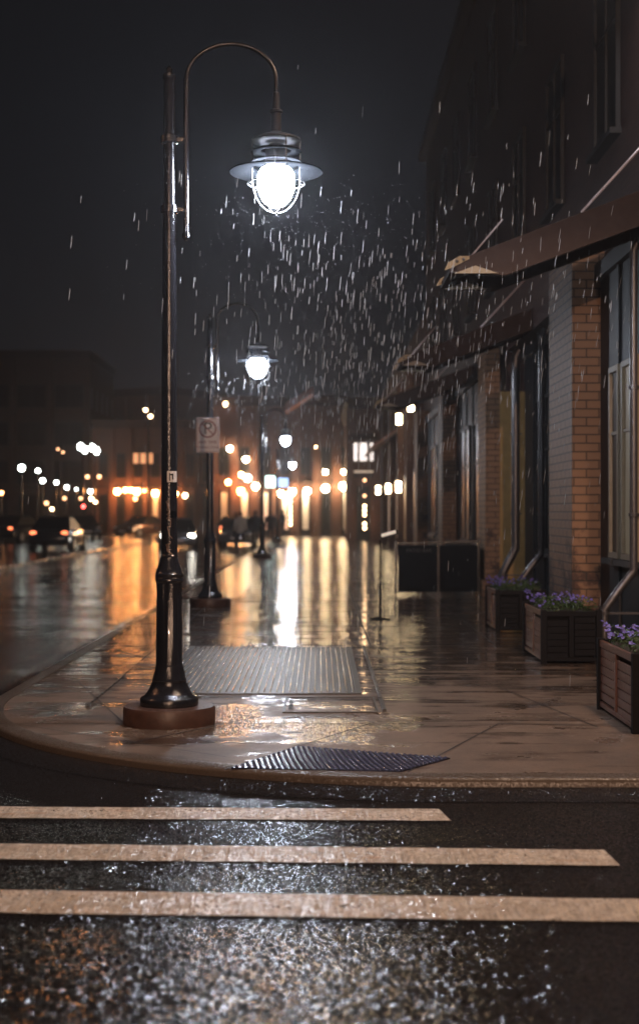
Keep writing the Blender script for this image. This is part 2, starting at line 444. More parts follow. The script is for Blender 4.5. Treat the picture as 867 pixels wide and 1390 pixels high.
# big pavement grate
g = empty('pavement_grate', (0, 0, .1), 'large rectangular cast iron cellar grate set in the wet pavement', 'grate')
gx0, gx1, gy0, gy1 = -1.5, .33, 12.75, 17.1
mb = MB()
mb.box(gx0-.05, gx0, gy0-.05, gy1+.05, -.02, .012).box(gx1, gx1+.05, gy0-.05, gy1+.05, -.02, .012)
mb.box(gx0, gx1, gy0-.05, gy0, -.02, .011).box(gx0, gx1, gy1, gy1+.05, -.02, .011); mb.build('frame', M['grate'], g)
mb = MB()
mb.box(gx0, gx1, gy0, gy1, -.02, .0045); 
nb = 32; RIBS = []
for i in range(nb):
    x = gx0+(gx1-gx0)*(i+.5)/nb
    ny = 30
    for j in range(ny):
        y = gy0+(gy1-gy0)*(j+.5+(.5 if i % 2 else 0)*.9)/(ny+.5)
        RIBS.append((x-.007, x+.007, y-.055, y+.055, .004, .017+random.uniform(-.003, .003)))
mb.build('panel', M['grate'], g)
mb = MB()
for q in RIBS: mb.box(*q)
mb.build('ribs', M['rib'], g)
# utility cover and drain channel
mb = MB(); mb.box(-.28, .46, 11.55, 12.45, -.01, .007)
uc = empty('utility_cover', (0, 0, .1), 'rectangular steel utility cover just in front of the big grate', 'utility cover')
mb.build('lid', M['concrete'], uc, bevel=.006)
mb = MB()
for a in ((-.30,-.28,11.53,12.47),(.46,.48,11.53,12.47),(-.28,.46,11.53,11.55),(-.28,.46,12.45,12.47)): mb.box(*a, -.01, .012)
mb.build('rim_frame', M['grate'], uc)
mb = MB()
mb.bm.faces.new([mb.bm.verts.new((x, 11.68+.6*t, .0085)) for x, t in [(-.255, 0), (-.215, 0)]+[(-.215-(.018 if k % 2 else 0), (k+1)/13) for k in range(12)]+[(-.215, 1), (-.255, 1)]])
mb.build('slotted_strip', M['joint'], uc)
ch = empty('drain_channel', (0, 0, .1), 'narrow raised steel drain edge running along the right of the grate', 'drain')
mb = MB(); 
for k in range(22):
    y = 11.6+k*.25; mb.box(.515-.0, .545, y, y+.235, -.01, .022+random.uniform(-.006, .006))
mb.build('channel', M['grate'], ch, bevel=.004)
ch = empty('drain_channel', (0, 0, .1), 'short raised steel strip in the pavement left of the lamp post', 'drain')
mb = MB(); 
for k in range(9):
    y = 11.9+k*.26; mb.box(-1.95-.0, -1.93, y, y+.22, -.01, .014+random.uniform(-.004, .004))
mb.build('channel', M['grate'], ch)

# ------------------------------------------------------------ street lamps
M['bulb'] = emit('lamp_glow', (.85, .90, 1.0), 400)
ZB = 4.27
def street_lamp(label):
    t = empty('street_lamp', (-1.16, 11, .1), label, 'street lamp', 'street lamps along the kerb')
    z0 = ZB-.1; lx = .825
    mb = MB(); mb.lathe([(.352, 0), (.356, .02), (.354, .115), (.345, .135), (.2, .138)], seg=48); mb.build('plinth', M['rust'], t, smooth='auto')
    mb = MB(); mb.lathe([(.222, .136), (.226, .15), (.226, .19), (.215, .205), (.19, .215), (.165, .25), (.145, .29), (.132, .325), (.135, .335), (.128, .35), (.112, .42), (.108, .44)], seg=32); mb.build('base', M['black'], t, smooth='auto')
    mb = MB(); mb.lathe([(.108, .44), (.101, .46), (.098, 1.08), (.104, 1.09), (.113, 1.10), (.113, 1.115), (.106, 1.125), (.113, 1.135), (.113, 1.15), (.104, 1.16), (.098, 1.19), (.075, 1.25), (.068, 1.285), (.071, 1.29), (.066, 1.30)], seg=32, flute=(.455, 1.085, .93)); mb.build('lower_shaft', M['black'], t, smooth='auto')
    mb = MB(); mb.lathe([(.063, 1.30), (.058, 3.0), (.043, z0+.80), (.05, z0+.81), (.05, z0+.84), (.02, z0+.86), (.026, z0+.885), (.008, z0+.91)], seg=24); mb.build('pole', M['black'], t, smooth='auto')
    bx = .13
    pts = [(bx, 0, z0-.4+i*.15) for i in range(9)]
    for i in range(1, 24):
        a = PI - PI*i/24; pts.append(((bx+lx)/2+(lx-bx)/2*math.cos(a), 0, z0+.8+.28*math.sin(a)))
    pts += [(lx, 0, z0+.8), (lx, 0, z0+.56)]
    mb = MB(); mb.tube(pts, [.022]*9+[.017]*(len(pts)-9), 10); mb.lathe([(.012, z0-.44), (.03, z0-.42), (.03, z0-.39), (.02, z0-.37)], bx, 0, 12); mb.build('arm', M['black'], t, smooth='auto')
    for dz in (.34, -.2):
        mb = MB(); mb.box(.03, bx, -.012, .012, z0+dz-.012, z0+dz+.012).lathe([(.055, z0+dz-.03), (.066, z0+dz-.025), (.066, z0+dz+.025), (.055, z0+dz+.03)], 0, 0, 16); mb.build('bracket', M['black'], t, smooth='auto')
    h = bpy.data.objects.new('lamp_head', None); C.objects.link(h); h.parent = t; h.location = (lx, 0, z0)
    mb = MB(); mb.lathe([(.188, .325), (.192, .33), (.186, .345), (.12, .37), (.06, .39), (.042, .40), (.04, .54), (.052, .55), (.052, .565), (.03, .575), (.026, .70), (.02, .705)], seg=32); mb.build('cap', M['capm'], h, smooth='auto')
    for z, r in ((.245, .196), (.165, .192)):
        mb = MB(); mb.lathe([(.12, z+.004), (r, z-.004), (r+.004, z), (r, z+.006), (.12, z+.014)], seg=36, capb=False, capt=False); mb.build('louver_ring', M['shade'], h, smooth='auto')
    mb = MB(); mb.lathe([(.183, .118), (.26, .104), (.357, .084), (.362, .088), (.357, .094), (.26, .116), (.183, .130)], seg=56, capb=False, capt=False); mb.build('shade', M['shade'], h, smooth='auto')
    jp = [(.177, .325), (.177, .04)] + [(.177*math.cos(a), .04-.25*math.sin(a)) for a in [PI/2*i/10 for i in range(1, 10)]] + [(.004, -.2105)]
    mb = MB(); mb.lathe(jp[::-1], seg=36, capb=True, capt=False); mb.build('glass_jar', M['clear_glass'], h, smooth=True)
    bp = [(.004, -.178), (.06, -.168), (.105, -.13), (.135, -.06), (.143, 0), (.14, .07), (.12, .105), (.10, .12), (.004, .122)]
    mb = MB(); mb.lathe(bp, seg=32); mb.build('bulb', M['bulb'], h, smooth=True)
    mb = MB(); mb.lathe([(.085, .125), (.085, .26), (.06, .30)], seg=20); mb.build('lamp_socket', M['cage'], h, smooth='auto')
    mb = MB()
    mb.tube([(.222*math.cos(2*PI*k/40), .222*math.sin(2*PI*k/40), .0) for k in range(40)], .0055, 6, True)
    for a0 in (.15, PI/2+.45):
        pr = [(-.187, .33), (-.187, .03)] + [(-.187*math.cos(a), .03-.262*math.sin(a)) for a in [PI*i/22 for i in range(1, 22)]] + [(.187, .03), (.187, .33)]
        mb.tube([(r*math.cos(a0), r*math.sin(a0), z) for r, z in pr], .006, 6)
        for s in (-1, 1):
            mb.tube([(s*.187*math.cos(a0), s*.187*math.sin(a0), .0), (s*.222*math.cos(a0), s*.222*math.sin(a0), .0)], .004, 5)
    mb.build('wire_cage', M['cage'], h, smooth=True)
    return t
lamp = street_lamp('nearest black swan neck street lamp, standing on a round rusty plinth at the corner')
for loc, lab in (((-1.9, 24.7, .1), 'second street lamp along the kerb, carrying the no parking sign'),
                 ((-2.02, 50.2, .1), 'third street lamp along the kerb, a small bright globe above the parked cars'),
                 ((-2.28, 76.9, .1), 'fourth and farthest street lamp along the kerb by the lit shopfronts')):
    c = copy_tree(lamp); c.location = loc; c['label'] = lab
# sticker and scratched graffiti on the first lamp
st = MB(); r = .0665
def curved(mb, a0, a1, z0, z1, r, n=6):
    vs = []
    for i in range(n+1):
        a = a0+(a1-a0)*i/n
        vs.append((mb.bm.verts.new((r*math.cos(a), r*math.sin(a), z0)), mb.bm.verts.new((r*math.cos(a), r*math.sin(a), z1))))
    for i in range(n): mb.bm.faces.new((vs[i][0], vs[i+1][0], vs[i+1][1], vs[i][1]))
curved(st, -PI/2-.15, -PI/2+1.15, 1.86, 1.945, r); st.build('sticker', M['sticker'], lamp)
st = MB(); curved(st, -PI/2+.45, -PI/2+.6, 1.88, 1.925, r+.0015, 2); curved(st, -PI/2+.1, -PI/2+.22, 1.87, 1.93, r+.0015, 2); curved(st, -PI/2+.22, -PI/2+.45, 1.912, 1.924, r+.0015, 2); st.build('sticker_print', M['sign_black'], lamp)
st = MB(); curved(st, -PI/2+.3, -PI/2+1.0, 1.585, 1.635, .0665); st.build('sticker', M['shade'], lamp)
def scrawl(z0, z1, seed, n, amp):
    rnd = random.Random(seed); mb = MB(); pts = []
    for i in range(n):
        z = z0+(z1-z0)*i/(n-1)+rnd.uniform(-.012, .012); a = -PI/2 + rnd.uniform(-amp, amp)-.1+.3*i/n
        pts.append((.0662*math.cos(a), .0662*math.sin(a), z))
    mb.tube(pts, .0016, 4); mb.build('graffiti', M['scratch'], lamp)
scrawl(1.73, 1.42, 3, 26, .28); scrawl(1.72, 1.58, 8, 12, .2); scrawl(1.40, 1.32, 5, 14, .4); scrawl(1.36, 1.28, 6, 9, .3)

# no parking sign on the second lamp
def text_mesh(s, size, mat, name, parent, loc, rz=0, extr=.001, sx=1.0, align='CENTER', rx=PI/2):
    cu = bpy.data.curves.new(name, 'FONT'); cu.body = s; cu.size = size; cu.align_x = align; cu.align_y = 'CENTER'; cu.extrude = extr
    tmp = bpy.data.objects.new('tmp', cu); C.objects.link(tmp)
    dg = bpy.context.evaluated_depsgraph_get(); dg.update()
    m = bpy.data.meshes.new_from_object(tmp.evaluated_get(dg)); bpy.data.objects.remove(tmp); bpy.data.curves.remove(cu)
    m.materials.clear(); m.materials.append(mat)
    o = bpy.data.objects.new(name, m); C.objects.link(o); o.parent = parent; o.location = loc; o.rotation_euler = (rx, 0, rz); o.scale = (sx, 1, 1)
    return o
sg = empty('parking_sign', (-1.93, 24.60, 3.06), 'white no parking sign with crossed letter P on the second lamp post', 'sign')
mb = MB(); mb.box(-.195, .195, -.004, .004, -.30, .30); mb.build('panel', M['sign_white'], sg, bevel=.003)
mb = MB()
for a in ((-.185,-.177,-.29,.29),(.177,.185,-.29,.29),(-.177,.177,-.29,-.282),(-.177,.177,.282,.29)): mb.box(a[0], a[1], -.0055, -.0045, a[2], a[3])
mb.build('border', M['sign_red'], sg)
text_mesh('P', .30, M['sign_black'], 'letter', sg, (0, -.006, .105), extr=.0006)
mb = MB()
seg = 40
for r0, r1 in ((.128, .152),):
    v = [(mb.bm.verts.new((r0*math.cos(2*PI*k/seg), -.0085, .105+r0*math.sin(2*PI*k/seg))), mb.bm.verts.new((r1*math.cos(2*PI*k/seg), -.0085, .105+r1*math.sin(2*PI*k/seg)))) for k in range(seg)]
    for k in range(seg): mb.bm.faces.new((v[k][0], v[(k+1) % seg][0], v[(k+1) % seg][1], v[k][1]))
mb.box(-.135, .135, -.0095, -.0088, .096, .114, Matrix.Rotation(PI/4, 3, 'Y'), (0, -.009, .105))
mb.build('crossed_ring', M['sign_red'], sg)
text_mesh('ANY TIME', .072, M['sign_red'], 'lettering', sg, (0, -.006, -.125), extr=.0006)
text_mesh('TOWING ZONE', .052, M['sign_red'], 'lettering', sg, (0, -.006, -.215), extr=.0006)
mb = MB(); mb.box(-.03, .03, .005, .04, .15, .18).box(-.03, .03, .005, .04, -.2, -.17); mb.build('clamp', M['black'], sg)

# ------------------------------------------------------------ right hand building
WX = 3.6
rb = empty('brick_building', (0, 0, .1), 'dark brick building with piers, canopies and downpipes along the right of the pavement', 'building')
def rpart(mb, n, mat, par=rb, **k):
    return mb.build(n, mat, par, **k)
mb = MB(); mb.box(WX, 12, 12, 48, 4.72, 13.5).box(WX, 12, 12, 19.8, 0, 4.72).box(WX+.4, 12, 19.8, 27.4, 0, 4.72).box(WX, 12, 27.4, 48, 0, 4.72); w = rpart(mb, 'wall', M['brick_red'])
mb = MB(); mb.box(WX-.25, 12.2, 11.8, 48.2, 13.5, 13.8); rpart(mb, 'cornice', M['steel'])
for y0, y1 in ((18, 19.8), (27.4, 28.7), (37, 38.3), (46.6, 47.9)):
    mb = MB(); mb.box(3.19, WX+.02 if y0 != 27.4 else 3.47, y0, y1, 0, 4.95)
    mb.box(3.13, WX+.01 if y0 != 27.4 else 3.47, y0-.06, y1+.06, 0, .32)
    rpart(mb, 'pier', M['brick_pier'], bevel=.008)
mb = MB(); mb.box(3.47, 4.02, 27.392, 28.7, 0, 3.95); rpart(mb, 'stucco_panel', M['stucco'])
# painted timber panelling between the piers
for y0, y1 in ((12, 18), (19.8, 27.4), (28.7, 37), (38.3, 46.6)):
    WX = 4.0 if y0 == 19.8 else 3.6
    mb = MB(); mb.box(WX-.05, WX+.01, y0, y1, 0, 4.7)
    n = int((y1-y0)/1.2)
    for k in range(1, n):
        y = y0+(y1-y0)*k/n; mb.box(WX-.085, WX-.05, y-.05, y+.05, 0, 4.6)
    mb.box(WX-.10, WX-.05, y0, y1, .0, .28); mb.box(WX-.13, WX-.05, y0, y1, 4.55, 4.75)
    rpart(mb, 'timber_panelling', M['slate'], bevel=.004)
WX = 3.6
def window(y0, y1, z0, z1, x=WX-.05, lit=None, nm=2):
    f = MB(); d = .06
    f.box(x-d, x, y0-.07, y0, z0-.07, z1+.07).box(x-d, x, y1, y1+.07, z0-.07, z1+.07).box(x-d, x, y0, y1, z1, z1+.07).box(x-d, x, y0, y1, z0-.07, z0)
    for k in range(1, nm):
        y = y0+(y1-y0)*k/nm; f.box(x-d+.01, x, y-.02, y+.02, z0, z1)
    f.box(x-d+.015, x, y0, y1, z0+(z1-z0)*.66-.02, z0+(z1-z0)*.66+.02)
    fo = f.build('window', M['cream'] if lit else M['slate'], rb, bevel=.004)
    p = MB(); p.box(x-.02, x-.008, y0, y1, z0, z1); p.build('pane', lit or M['dark_glass'], fo)
    s = MB(); s.box(x-.14, x, y0-.12, y1+.12, z0-.14, z0-.07); s.build('sill', M['slate'], fo)
M['blind'] = emit('lit_blind', (1.0, .80, .52), .05)
M['blind'].node_tree.nodes['Principled BSDF'].inputs['Base Color'].default_value = (.25, .2, .13, 1)
window(15.7, 16.45, 1.15, 3.3, lit=M['blind']); window(16.75, 17.15, 1.15, 3.3, lit=M['dark_glass'], nm=1)
for y0 in (20.7, 23.6, 30.2, 33.4, 39.6, 43): window(y0, y0+2.0, 1.0, 3.6, x=3.95 if y0 < 25 else 3.55)
for z0 in (6.4, 10):
    for k in range(9):
        y = 13.2+k*3.9
        if z0 < 6.6 or True: window(y, y+1.3, z0-.1, z0+1.9, x=WX)
# downpipes with a kicked foot
def downpipe(Y, ztop, xw=WX-.16, rad=.045, kick=.32):
    mb = MB(); pts = [(xw+.06, Y, ztop+.12), (xw, Y, ztop)]
    z = ztop
    while z > 1.2: pts.append((xw, Y, z-.25)); z -= .25
    pts += [(xw, Y, .98), (xw-kick*.45, Y, .80), (xw-kick, Y, .56), (xw-kick, Y, .16)]
    mb.tube(pts, rad, 12); p = mb.build('downpipe', M['pipe'], rb, smooth='auto')
    for z in (.52, 1.6, 3.0):
        x = xw-kick if z < .6 else xw
        c = MB(); c.lathe([(rad+.003, z-.02), (rad+.013, z-.018), (rad+.013, z+.018), (rad+.003, z+.02)], x, Y, 14).box(x, WX-.05, Y-.01, Y+.01, z-.012, z+.012); c.build('pipe_clip', M['pipe'], p)
downpipe(15.6, 4.5); downpipe(22.1, 4.35, rad=.05); downpipe(25.0, 4.35, rad=.075, kick=.22)
# sloping canopies
beam = [(1.34, 4.27), (1.44, 4.35), (1.66, 4.45), (2.71, 4.85), (3.60, 5.19), (3.60, 4.82), (3.35, 4.72), (1.94, 4.20), (1.45, 4.235)]
def canopy(Y, label):
    t = empty('canopy', (0, Y, 0), label, 'canopy', 'sloping steel canopies on the brick building')
    for dy in (0, 1.05):
        mb = MB(); mb.prism(beam, dy, dy+.09); mb.build('side_beam', M['steel'], t, bevel=.006)
        mb = MB(); mb.prism([(1.30, 4.25), (1.34, 4.33), (1.46, 4.40), (1.56, 4.40), (1.56, 4.37), (1.36, 4.27)], dy-.02, dy-.004); br = mb.build('end_bracket', M['brass'], t)
        for bx, bz in ((1.43, 4.345), (1.50, 4.365)):
            b = MB(); b.ball((bx, dy-.03, bz), .018, 1, .7, 1, 10); b.build('bolt', M['pipe'], br, smooth=True)
        mb = MB(); mb.prism([(1.40, 4.215), (1.62, 4.295), (1.86, 4.215)], dy-.05, dy-.01); mb.build('lit_soffit_plate', M['cream'], t)  # pale plate stands in for the lit underside at the canopy tip
        p0, p1 = ((2.74, 4.87), (3.50, 5.70)) if dy == 0 else ((1.52, 4.39), (1.95, 4.9))
        mb = MB(); mb.tube([(p0[0], dy+.04, p0[1]), (p1[0]+.1, dy+.04, p1[1]+.11)], .016 if dy == 0 else .010, 8); mb.build('tie_rod', M['rod'], t, smooth=True)
    mb = MB(); mb.prism([(1.42, 4.34), (3.6, 5.17), (3.6, 5.13), (1.46, 4.31)], .09, 1.05); mb.build('roof_panel', M['roof'], t)
    mb = MB(); mb.box(1.36, 1.43, .0, 1.14, 4.235, 4.30); mb.build('gutter_bar', M['steel'], t)
    return t
M['rod'] = simple('bright_rod', (.6, .5, .5), .4, .2)
M['brass'] = simple('brass_plate', (.22, .17, .10), .45, .3, 30, .3)
canopy(14.85, 'nearest sloping steel canopy jutting from the brick building, with bolted tips')
c2 = copy_tree([o for o in bpy.data.objects if o.name == 'canopy'][0]); c2.location.y = 24.15; c2['label'] = 'second sloping steel canopy, lower in view behind the nearest one'
c3 = copy_tree(c2); c3.location.y = 33.5; c3['label'] = 'third and farthest sloping steel canopy, in the dark above the patio barrier'

# ------------------------------------------------------------ planters
def planter(x0, x1, y0, y1, z, label, fl_label, dark=False):
    t = empty('planter_box', ((x0+x1)/2, (y0+y1)/2, .1), label, 'planter', 'slatted wooden planters outside the brick building')
    hx, hy = (x1-x0)/2, (y1-y0)/2; wood = M['redwood']
    for sx in (-1, 1):
        for sy in (-1, 1):
            mb = MB(); mb.box(sx*hx-.03, sx*hx+.03, sy*hy-.03, sy*hy+.03, 0, z+.02); mb.build('corner_post', M['darkwood'], t, bevel=.004)
    def side(name, fn, L, mat):
        mb = MB(); rows = 6
        for r in range(rows):
            zc = .07+(z-.14)*(r+.5)/rows
            for h in (-1, 1):
                c = h*L/2; q = L/2-.035
                zz = zc+(.018 if h > 0 else -.018)
                fn(mb, c-q, c+q, zz-.034, zz+.030, 0)
        fn(mb, -L+.03, L-.03, z-.05, z+.006, -.008); fn(mb, -L+.03, L-.03, .03, .07, -.006); fn(mb, -.025, .025, .07, z-.05, -.012)
        mb.build(name, mat, t, bevel=.003)
    side('slatted_side', lambda mb, a, b, z0, z1, o: mb.box(-hx-.008+o, -hx+.012, a, b, z0, z1), hy, wood)
    side('slatted_side', lambda mb, a, b, z0, z1, o: mb.box(hx-.012, hx+.008-o, a, b, z0, z1), hy, wood)
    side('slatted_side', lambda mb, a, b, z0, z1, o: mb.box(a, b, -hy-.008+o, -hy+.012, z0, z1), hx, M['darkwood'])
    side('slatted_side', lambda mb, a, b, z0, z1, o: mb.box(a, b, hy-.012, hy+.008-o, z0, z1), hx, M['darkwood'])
    mb = MB(); mb.box(-hx+.04, hx-.04, -hy+.04, hy-.04, .04, z-.04); mb.build('liner', M['darkwood'], t)
    mb = MB(); mb.box(-hx+.045, hx-.045, -hy+.045, hy-.045, z-.04, z-.01); mb.build('soil', M['soil'], t)
    f = empty('flowering_plants', ((x0+x1)/2, (y0+y1)/2, .1+z-.01), fl_label, 'flowers', 'violet flowers in the planters')
    lf, pt, dm = MB(), MB(), MB()
    rnd = random.Random(int(y0*10))
    for i in range(1500):
        x, y = rnd.uniform(-hx+.02, hx-.02), rnd.uniform(-hy+.02, hy-.02)
        H = .10+.05*math.sin(x*9+1)*math.sin(y*7)+.02
        p = Vector((x, y, rnd.uniform(0, H)))
        s = rnd.uniform(.010, .024); R = Quaternion((rnd.gauss(0, 1), rnd.gauss(0, 1), rnd.gauss(0, 1), rnd.gauss(0, 1))).normalized()
        lf.bm.faces.new([lf.bm.verts.new(p+R @ Vector(v)*s) for v in ((-.5, 0, 0), (0, -.4, .1), (1.2, 0, 0), (0, .4, .1))])
    for i in range(int(95*(y1-y0)/1.2)):
        x, y = rnd.uniform(-hx+.02, hx-.0), rnd.uniform(-hy+.02, hy-.0)
        if rnd.random() < .35: x = -hx+rnd.uniform(-.03, .04)
        H = .12+.05*math.sin(x*9+1)*math.sin(y*7)+rnd.uniform(-.02, .03)
        p = Vector((x, y, H)); R = Vector((rnd.uniform(-.7, .7), rnd.uniform(-1.2, .1), .8)).to_track_quat('Z', 'Y')
        s = rnd.uniform(.011, .018)
        for k in range(5):
            a = 2*PI*k/5; d = Vector((math.cos(a), math.sin(a), .15)); n = Vector((-math.sin(a), math.cos(a), 0))
            pt.bm.faces.new([pt.bm.verts.new(p+R @ (v*s)) for v in (Vector((0, 0, 0)), d*.6-n*.45, d*1.15-n*.2, d*1.15+n*.2, d*.6+n*.45)])
    lf.build('foliage', M['foliage'], f); pt.build('blossoms', M['petal'], f)
planter(2.32, 2.95, 10.45, 11.75, .57, 'nearest slatted planter cut by the right edge of the frame, flowers on top', 'violet flowers in the nearest planter at the right edge')
planter(2.40, 2.99, 15.25, 16.6, .56, 'middle slatted planter standing before the worn brick pier', 'violet flowers in the middle planter')
planter(2.41, 3.03, 19.25, 20.45, .56, 'farthest slatted planter, beyond the other two', 'violet flowers in the farthest planter')

# ------------------------------------------------------------ patio barrier and menu stand
pb = empty('patio_barrier', (0, 27.6, .1), 'low dark cloth patio barrier with faint lettering before the brick pier', 'barrier')
mb = MB(); mb.box(1.52, 3.05, -.012, .012, .08, .98); mb.build('cloth_panel', M['banner'], pb)
for x in (1.48, 2.3, 3.08): 
    mb = MB(); mb.box(x-.02, x+.02, -.035, .035 if x != 2.3 else -.013, 0, 1.08 if x < 3 else 1.12); mb.build('post', M['black'], pb)
mb = MB(); mb.box(1.5, 3.08, -.018, .018, 1.02, 1.06, Matrix.Rotation(-.03, 3, 'Y')); mb.build('top_rail', M['black'], pb)
text_mesh('PATIO BAR', .10, M['lettering'], 'lettering', pb, (1.93, -.016, .88), extr=.001)
mb = MB(); mb.box(3.04, 3.07, .05, 7, .08, .98); mb.build('side_panel', M['banner'], pb)
M['menu'] = emit('lit_menu', (1, .72, .48), .5)
ms = empty('menu_stand', (.93, 21.8, .1), 'slim black menu stand with a small tilted lit board on the pavement', 'menu stand')
mb = MB(); mb.lathe([(.16, 0), (.16, .012), (.03, .03), (.014, .05), (.014, 1.2)], seg=20); mb.build('post', M['black'], ms, smooth='auto')
mb = MB(); R = Matrix.Rotation(.3, 3, 'X') @ Matrix.Rotation(-.28, 3, 'Y'); mb.box(0, .27, -.09, .09, 1.24, 1.262, R, (0, 0, 1.25)); bo = mb.build('board', M['black'], ms)
mb = MB(); mb.box(.02, .25, -.075, .075, 1.2622, 1.266, R, (0, 0, 1.25)); mb.build('lit_menu', M['menu'], bo)

# ------------------------------------------------------------ far buildings
def facade(name, label, x0, x1, y0, y1, h, mat, bays, storeys, pil=.3, win=None, rz=0, z0w=4.2, sh=3.2, lit=None, shop=None, side=False):
    t = empty(name, ((x0+x1)/2, y0, 0), label, 'building', None, rz)
    hw = (x1-x0)/2; d = y1-y0
    mb = MB(); mb.box(-hw, hw, 0, d, 0, h); mb.build('wall', mat, t)
    mb = MB(); mb.box(-hw-.25, hw+.25, -.3, d+.2, h, h+.35); mb.box(-hw-.12, hw+.12, -.15, d+.1, h-.3, h); mb.build('cornice', M['steel'], t)
    for i in range(bays+1):
        x = -hw+2*hw*i/bays
        mb = MB(); mb.box(x-.22, x+.22, -pil, -.003, 0, h-.31); mb.box(x-.3, x+.3, -pil-.06, -.004, 0, .5); mb.build('pilaster', mat, t)
    mb = MB(); mb.box(-hw, hw, -.2, -.005, 3.7, 3.95); mb.build('string_course', M['steel'], t)
    for i in range(bays):
        xa, xb = -hw+2*hw*i/bays+.45, -hw+2*hw*(i+1)/bays-.45
        for s in range(storeys):
            za = z0w+s*sh
            if za+1.8 > h-.4: continue
            ml = (lit or {}).get((i, s))
            fr = MB(); fr.box(xa-.08, xb+.08, -.09, -.006, za-.08, za+1.88); w = fr.build('window', M['slate'] if not ml else M['cream'], t)
            xm = (xa+xb)/2
            p = MB(); p.box(xa, xm-.04, -.1, -.092, za, za+1.8).box(xm+.04, xb, -.1, -.092, za, za+1.8); p.build('pane', ml or M['dark_glass'], w)
        ms_ = (shop or {}).get(i)
        fr = MB(); fr.box(xa-.05, xb+.05, -.08, -.007, .1, 3.2); w = fr.build('shopfront', M['slate'], t)
        p = MB(); p.box(xa+.05, xb-.05, -.1, -.082, .5, 3.1); p.build('pane', ms_ or M['dark_glass'], w)
    if side:
        for s in range(storeys):
            for k in range(int(d/3)):
                for sx in (-1, 1):
                    fr = MB(); xx = sx*hw; fr.box(min(xx, xx+sx*.06), max(xx, xx+sx*.06), 1+k*3, 2.2+k*3, z0w+s*sh, z0w+s*sh+1.7)
                    if z0w+s*sh+1.8 < h: fr.build('window', M['dark_glass'], t)
                    else: fr.bm.free()
    return t
M['lit_orange'] = emit('lit_orange_window', (1, .38, .14), .9)
M['lit_salmon'] = emit('lit_salmon_shop', (1, .40, .25), .55)
M['lit_dim'] = emit('lit_dim_shop', (1, .45, .22), .10)
M['lit_white'] = emit('lit_white_window', (1, .86, .80), 1.6)
M['lit_blue'] = emit('lit_blue_sign', (.42, .60, 1), 2.0)
M['lit_teal'] = emit('lit_teal_sign', (.65, 1, .92), 5.0)
# facing the camera at the end of the street
facade('shop_building', 'shopfront building with salmon lit bays closing the street in the centre', -7.4, 2.6, 100, 112, 9.5, M['brick_far'], 7, 1, z0w=4.4,
       shop={2: M['lit_salmon'], 3: M['lit_salmon'], 0: M['lit_dim'], 1: M['lit_dim'], 4: M['lit_dim'], 6: M['lit_dim']})
facade('brick_building', 'orange lit brick building with tall pilasters at the end of the street on the left', -18.6, -10.0, 118, 132, 9.0, M['brick_far'], 6, 1, z0w=4.7,
       shop={3: M['lit_dim'], 4: M['lit_dim']})
facade('corner_building', 'taller dark building with orange cornices above the orange lit brick building', -21, -13.6, 134, 150, 13, M['brick_far'], 3, 2, rz=-.55, side=True)
facade('warehouse_building', 'long dark block behind the plaza at the left edge of the picture', -48, -19.5, 120, 135, 15, M['brick_red'], 9, 3, side=True)
facade('terrace_building', 'dim low block between the orange brick building and the central shopfronts', -9.6, -7.6, 112, 124, 6.5, M['brick_far'], 1, 1)
facade('gallery_building', 'building with three bright upper windows beyond the wall lanterns', 1.75, 3.3, 82, 99, 8, M['brick_far'], 1, 0, side=False)
ob_ = [o for o in bpy.data.objects if o.get('label', '').startswith('orange lit brick building')][0]
for px in (184.5, 194.5, 204):
    p = at(px, 623, 117.5); lx = p.x-ob_.location.x
    mb = MB(); mb.box(lx-.27, lx+.27, -.42, -.31, p.z-.5, p.z+.5); w = mb.build('window', M['steel'], ob_)
    mb = MB(); mb.box(lx-.21, lx+.21, -.44, -.422, p.z-.42, p.z+.42); mb.build('pane', M['lit_orange'], w)
# right side terrace carrying the lanterns
tb = empty('lantern_building', (0, 0, .1), 'building with square wall lanterns and lit columns past the dark brick building', 'building')
mb = MB(); mb.box(3.6, 12, 48.2, 82, 0, 8.4); mb.build('wall', M['brick_far'], tb)
for y in (49.0, 54.5, 60.5, 67, 75):
    mb = MB(); mb.box(3.3, 3.59, y-.22, y+.22, 0, 6.9).box(3.22, 3.59, y-.3, y+.3, 0, .5).box(3.22, 3.59, y-.3, y+.3, 6.9, 7.15); mb.build('column', M['brick_far'], tb)
for i, y in enumerate((51.5, 57.5, 63.5, 71)):
    mb = MB(); mb.box(3.52, 3.59, y-1.6, y+1.6, .4, 3.2); w = mb.build('window', M['slate'], tb)
    mb = MB(); mb.box(3.50, 3.515, y-1.5, y+1.5, .5, 3.1); mb.build('pane', M['dark_glass'] if i < 2 else M['lit_dim'], w)
mb = MB(); mb.prism([(2.3, 4.55), (3.58, 5.4), (3.58, 5.3), (2.3, 4.45)], 62, 74); mb.build('awning', M['vinyl_brown'], tb)
# three bright upper windows on the gallery building
gb_ = [o for o in bpy.data.objects if o.name.startswith('gallery_building')][0]
for px in (480, 493, 507):
    p = at(px, 614, 81.7); hw = .20
    lx = p.x-gb_.location.x
    mb = MB(); mb.box(lx-hw-.05, lx+hw+.05, -.12, -.006, p.z-.58, p.z+.55); w = mb.build('window', M['cream'], gb_)
    mb = MB(); mb.box(lx-hw, lx+hw, -.14, -.122, p.z-.52, p.z+.5); mb.build('pane', M['lit_white'], w)
mb = MB(); z = at(490, 641, 81.5).z; mb.box(-.75, .55, -.2, -.01, z-.05, z+.05); mb.build('lit_fascia', M['menu'], gb_)
mb = MB(); mb.prism([(-.9, 5.85), (.9, 5.85), (.7, 6.2), (-.7, 6.2)], -.5, -.01); mb.build('hood', M['steel'], gb_)
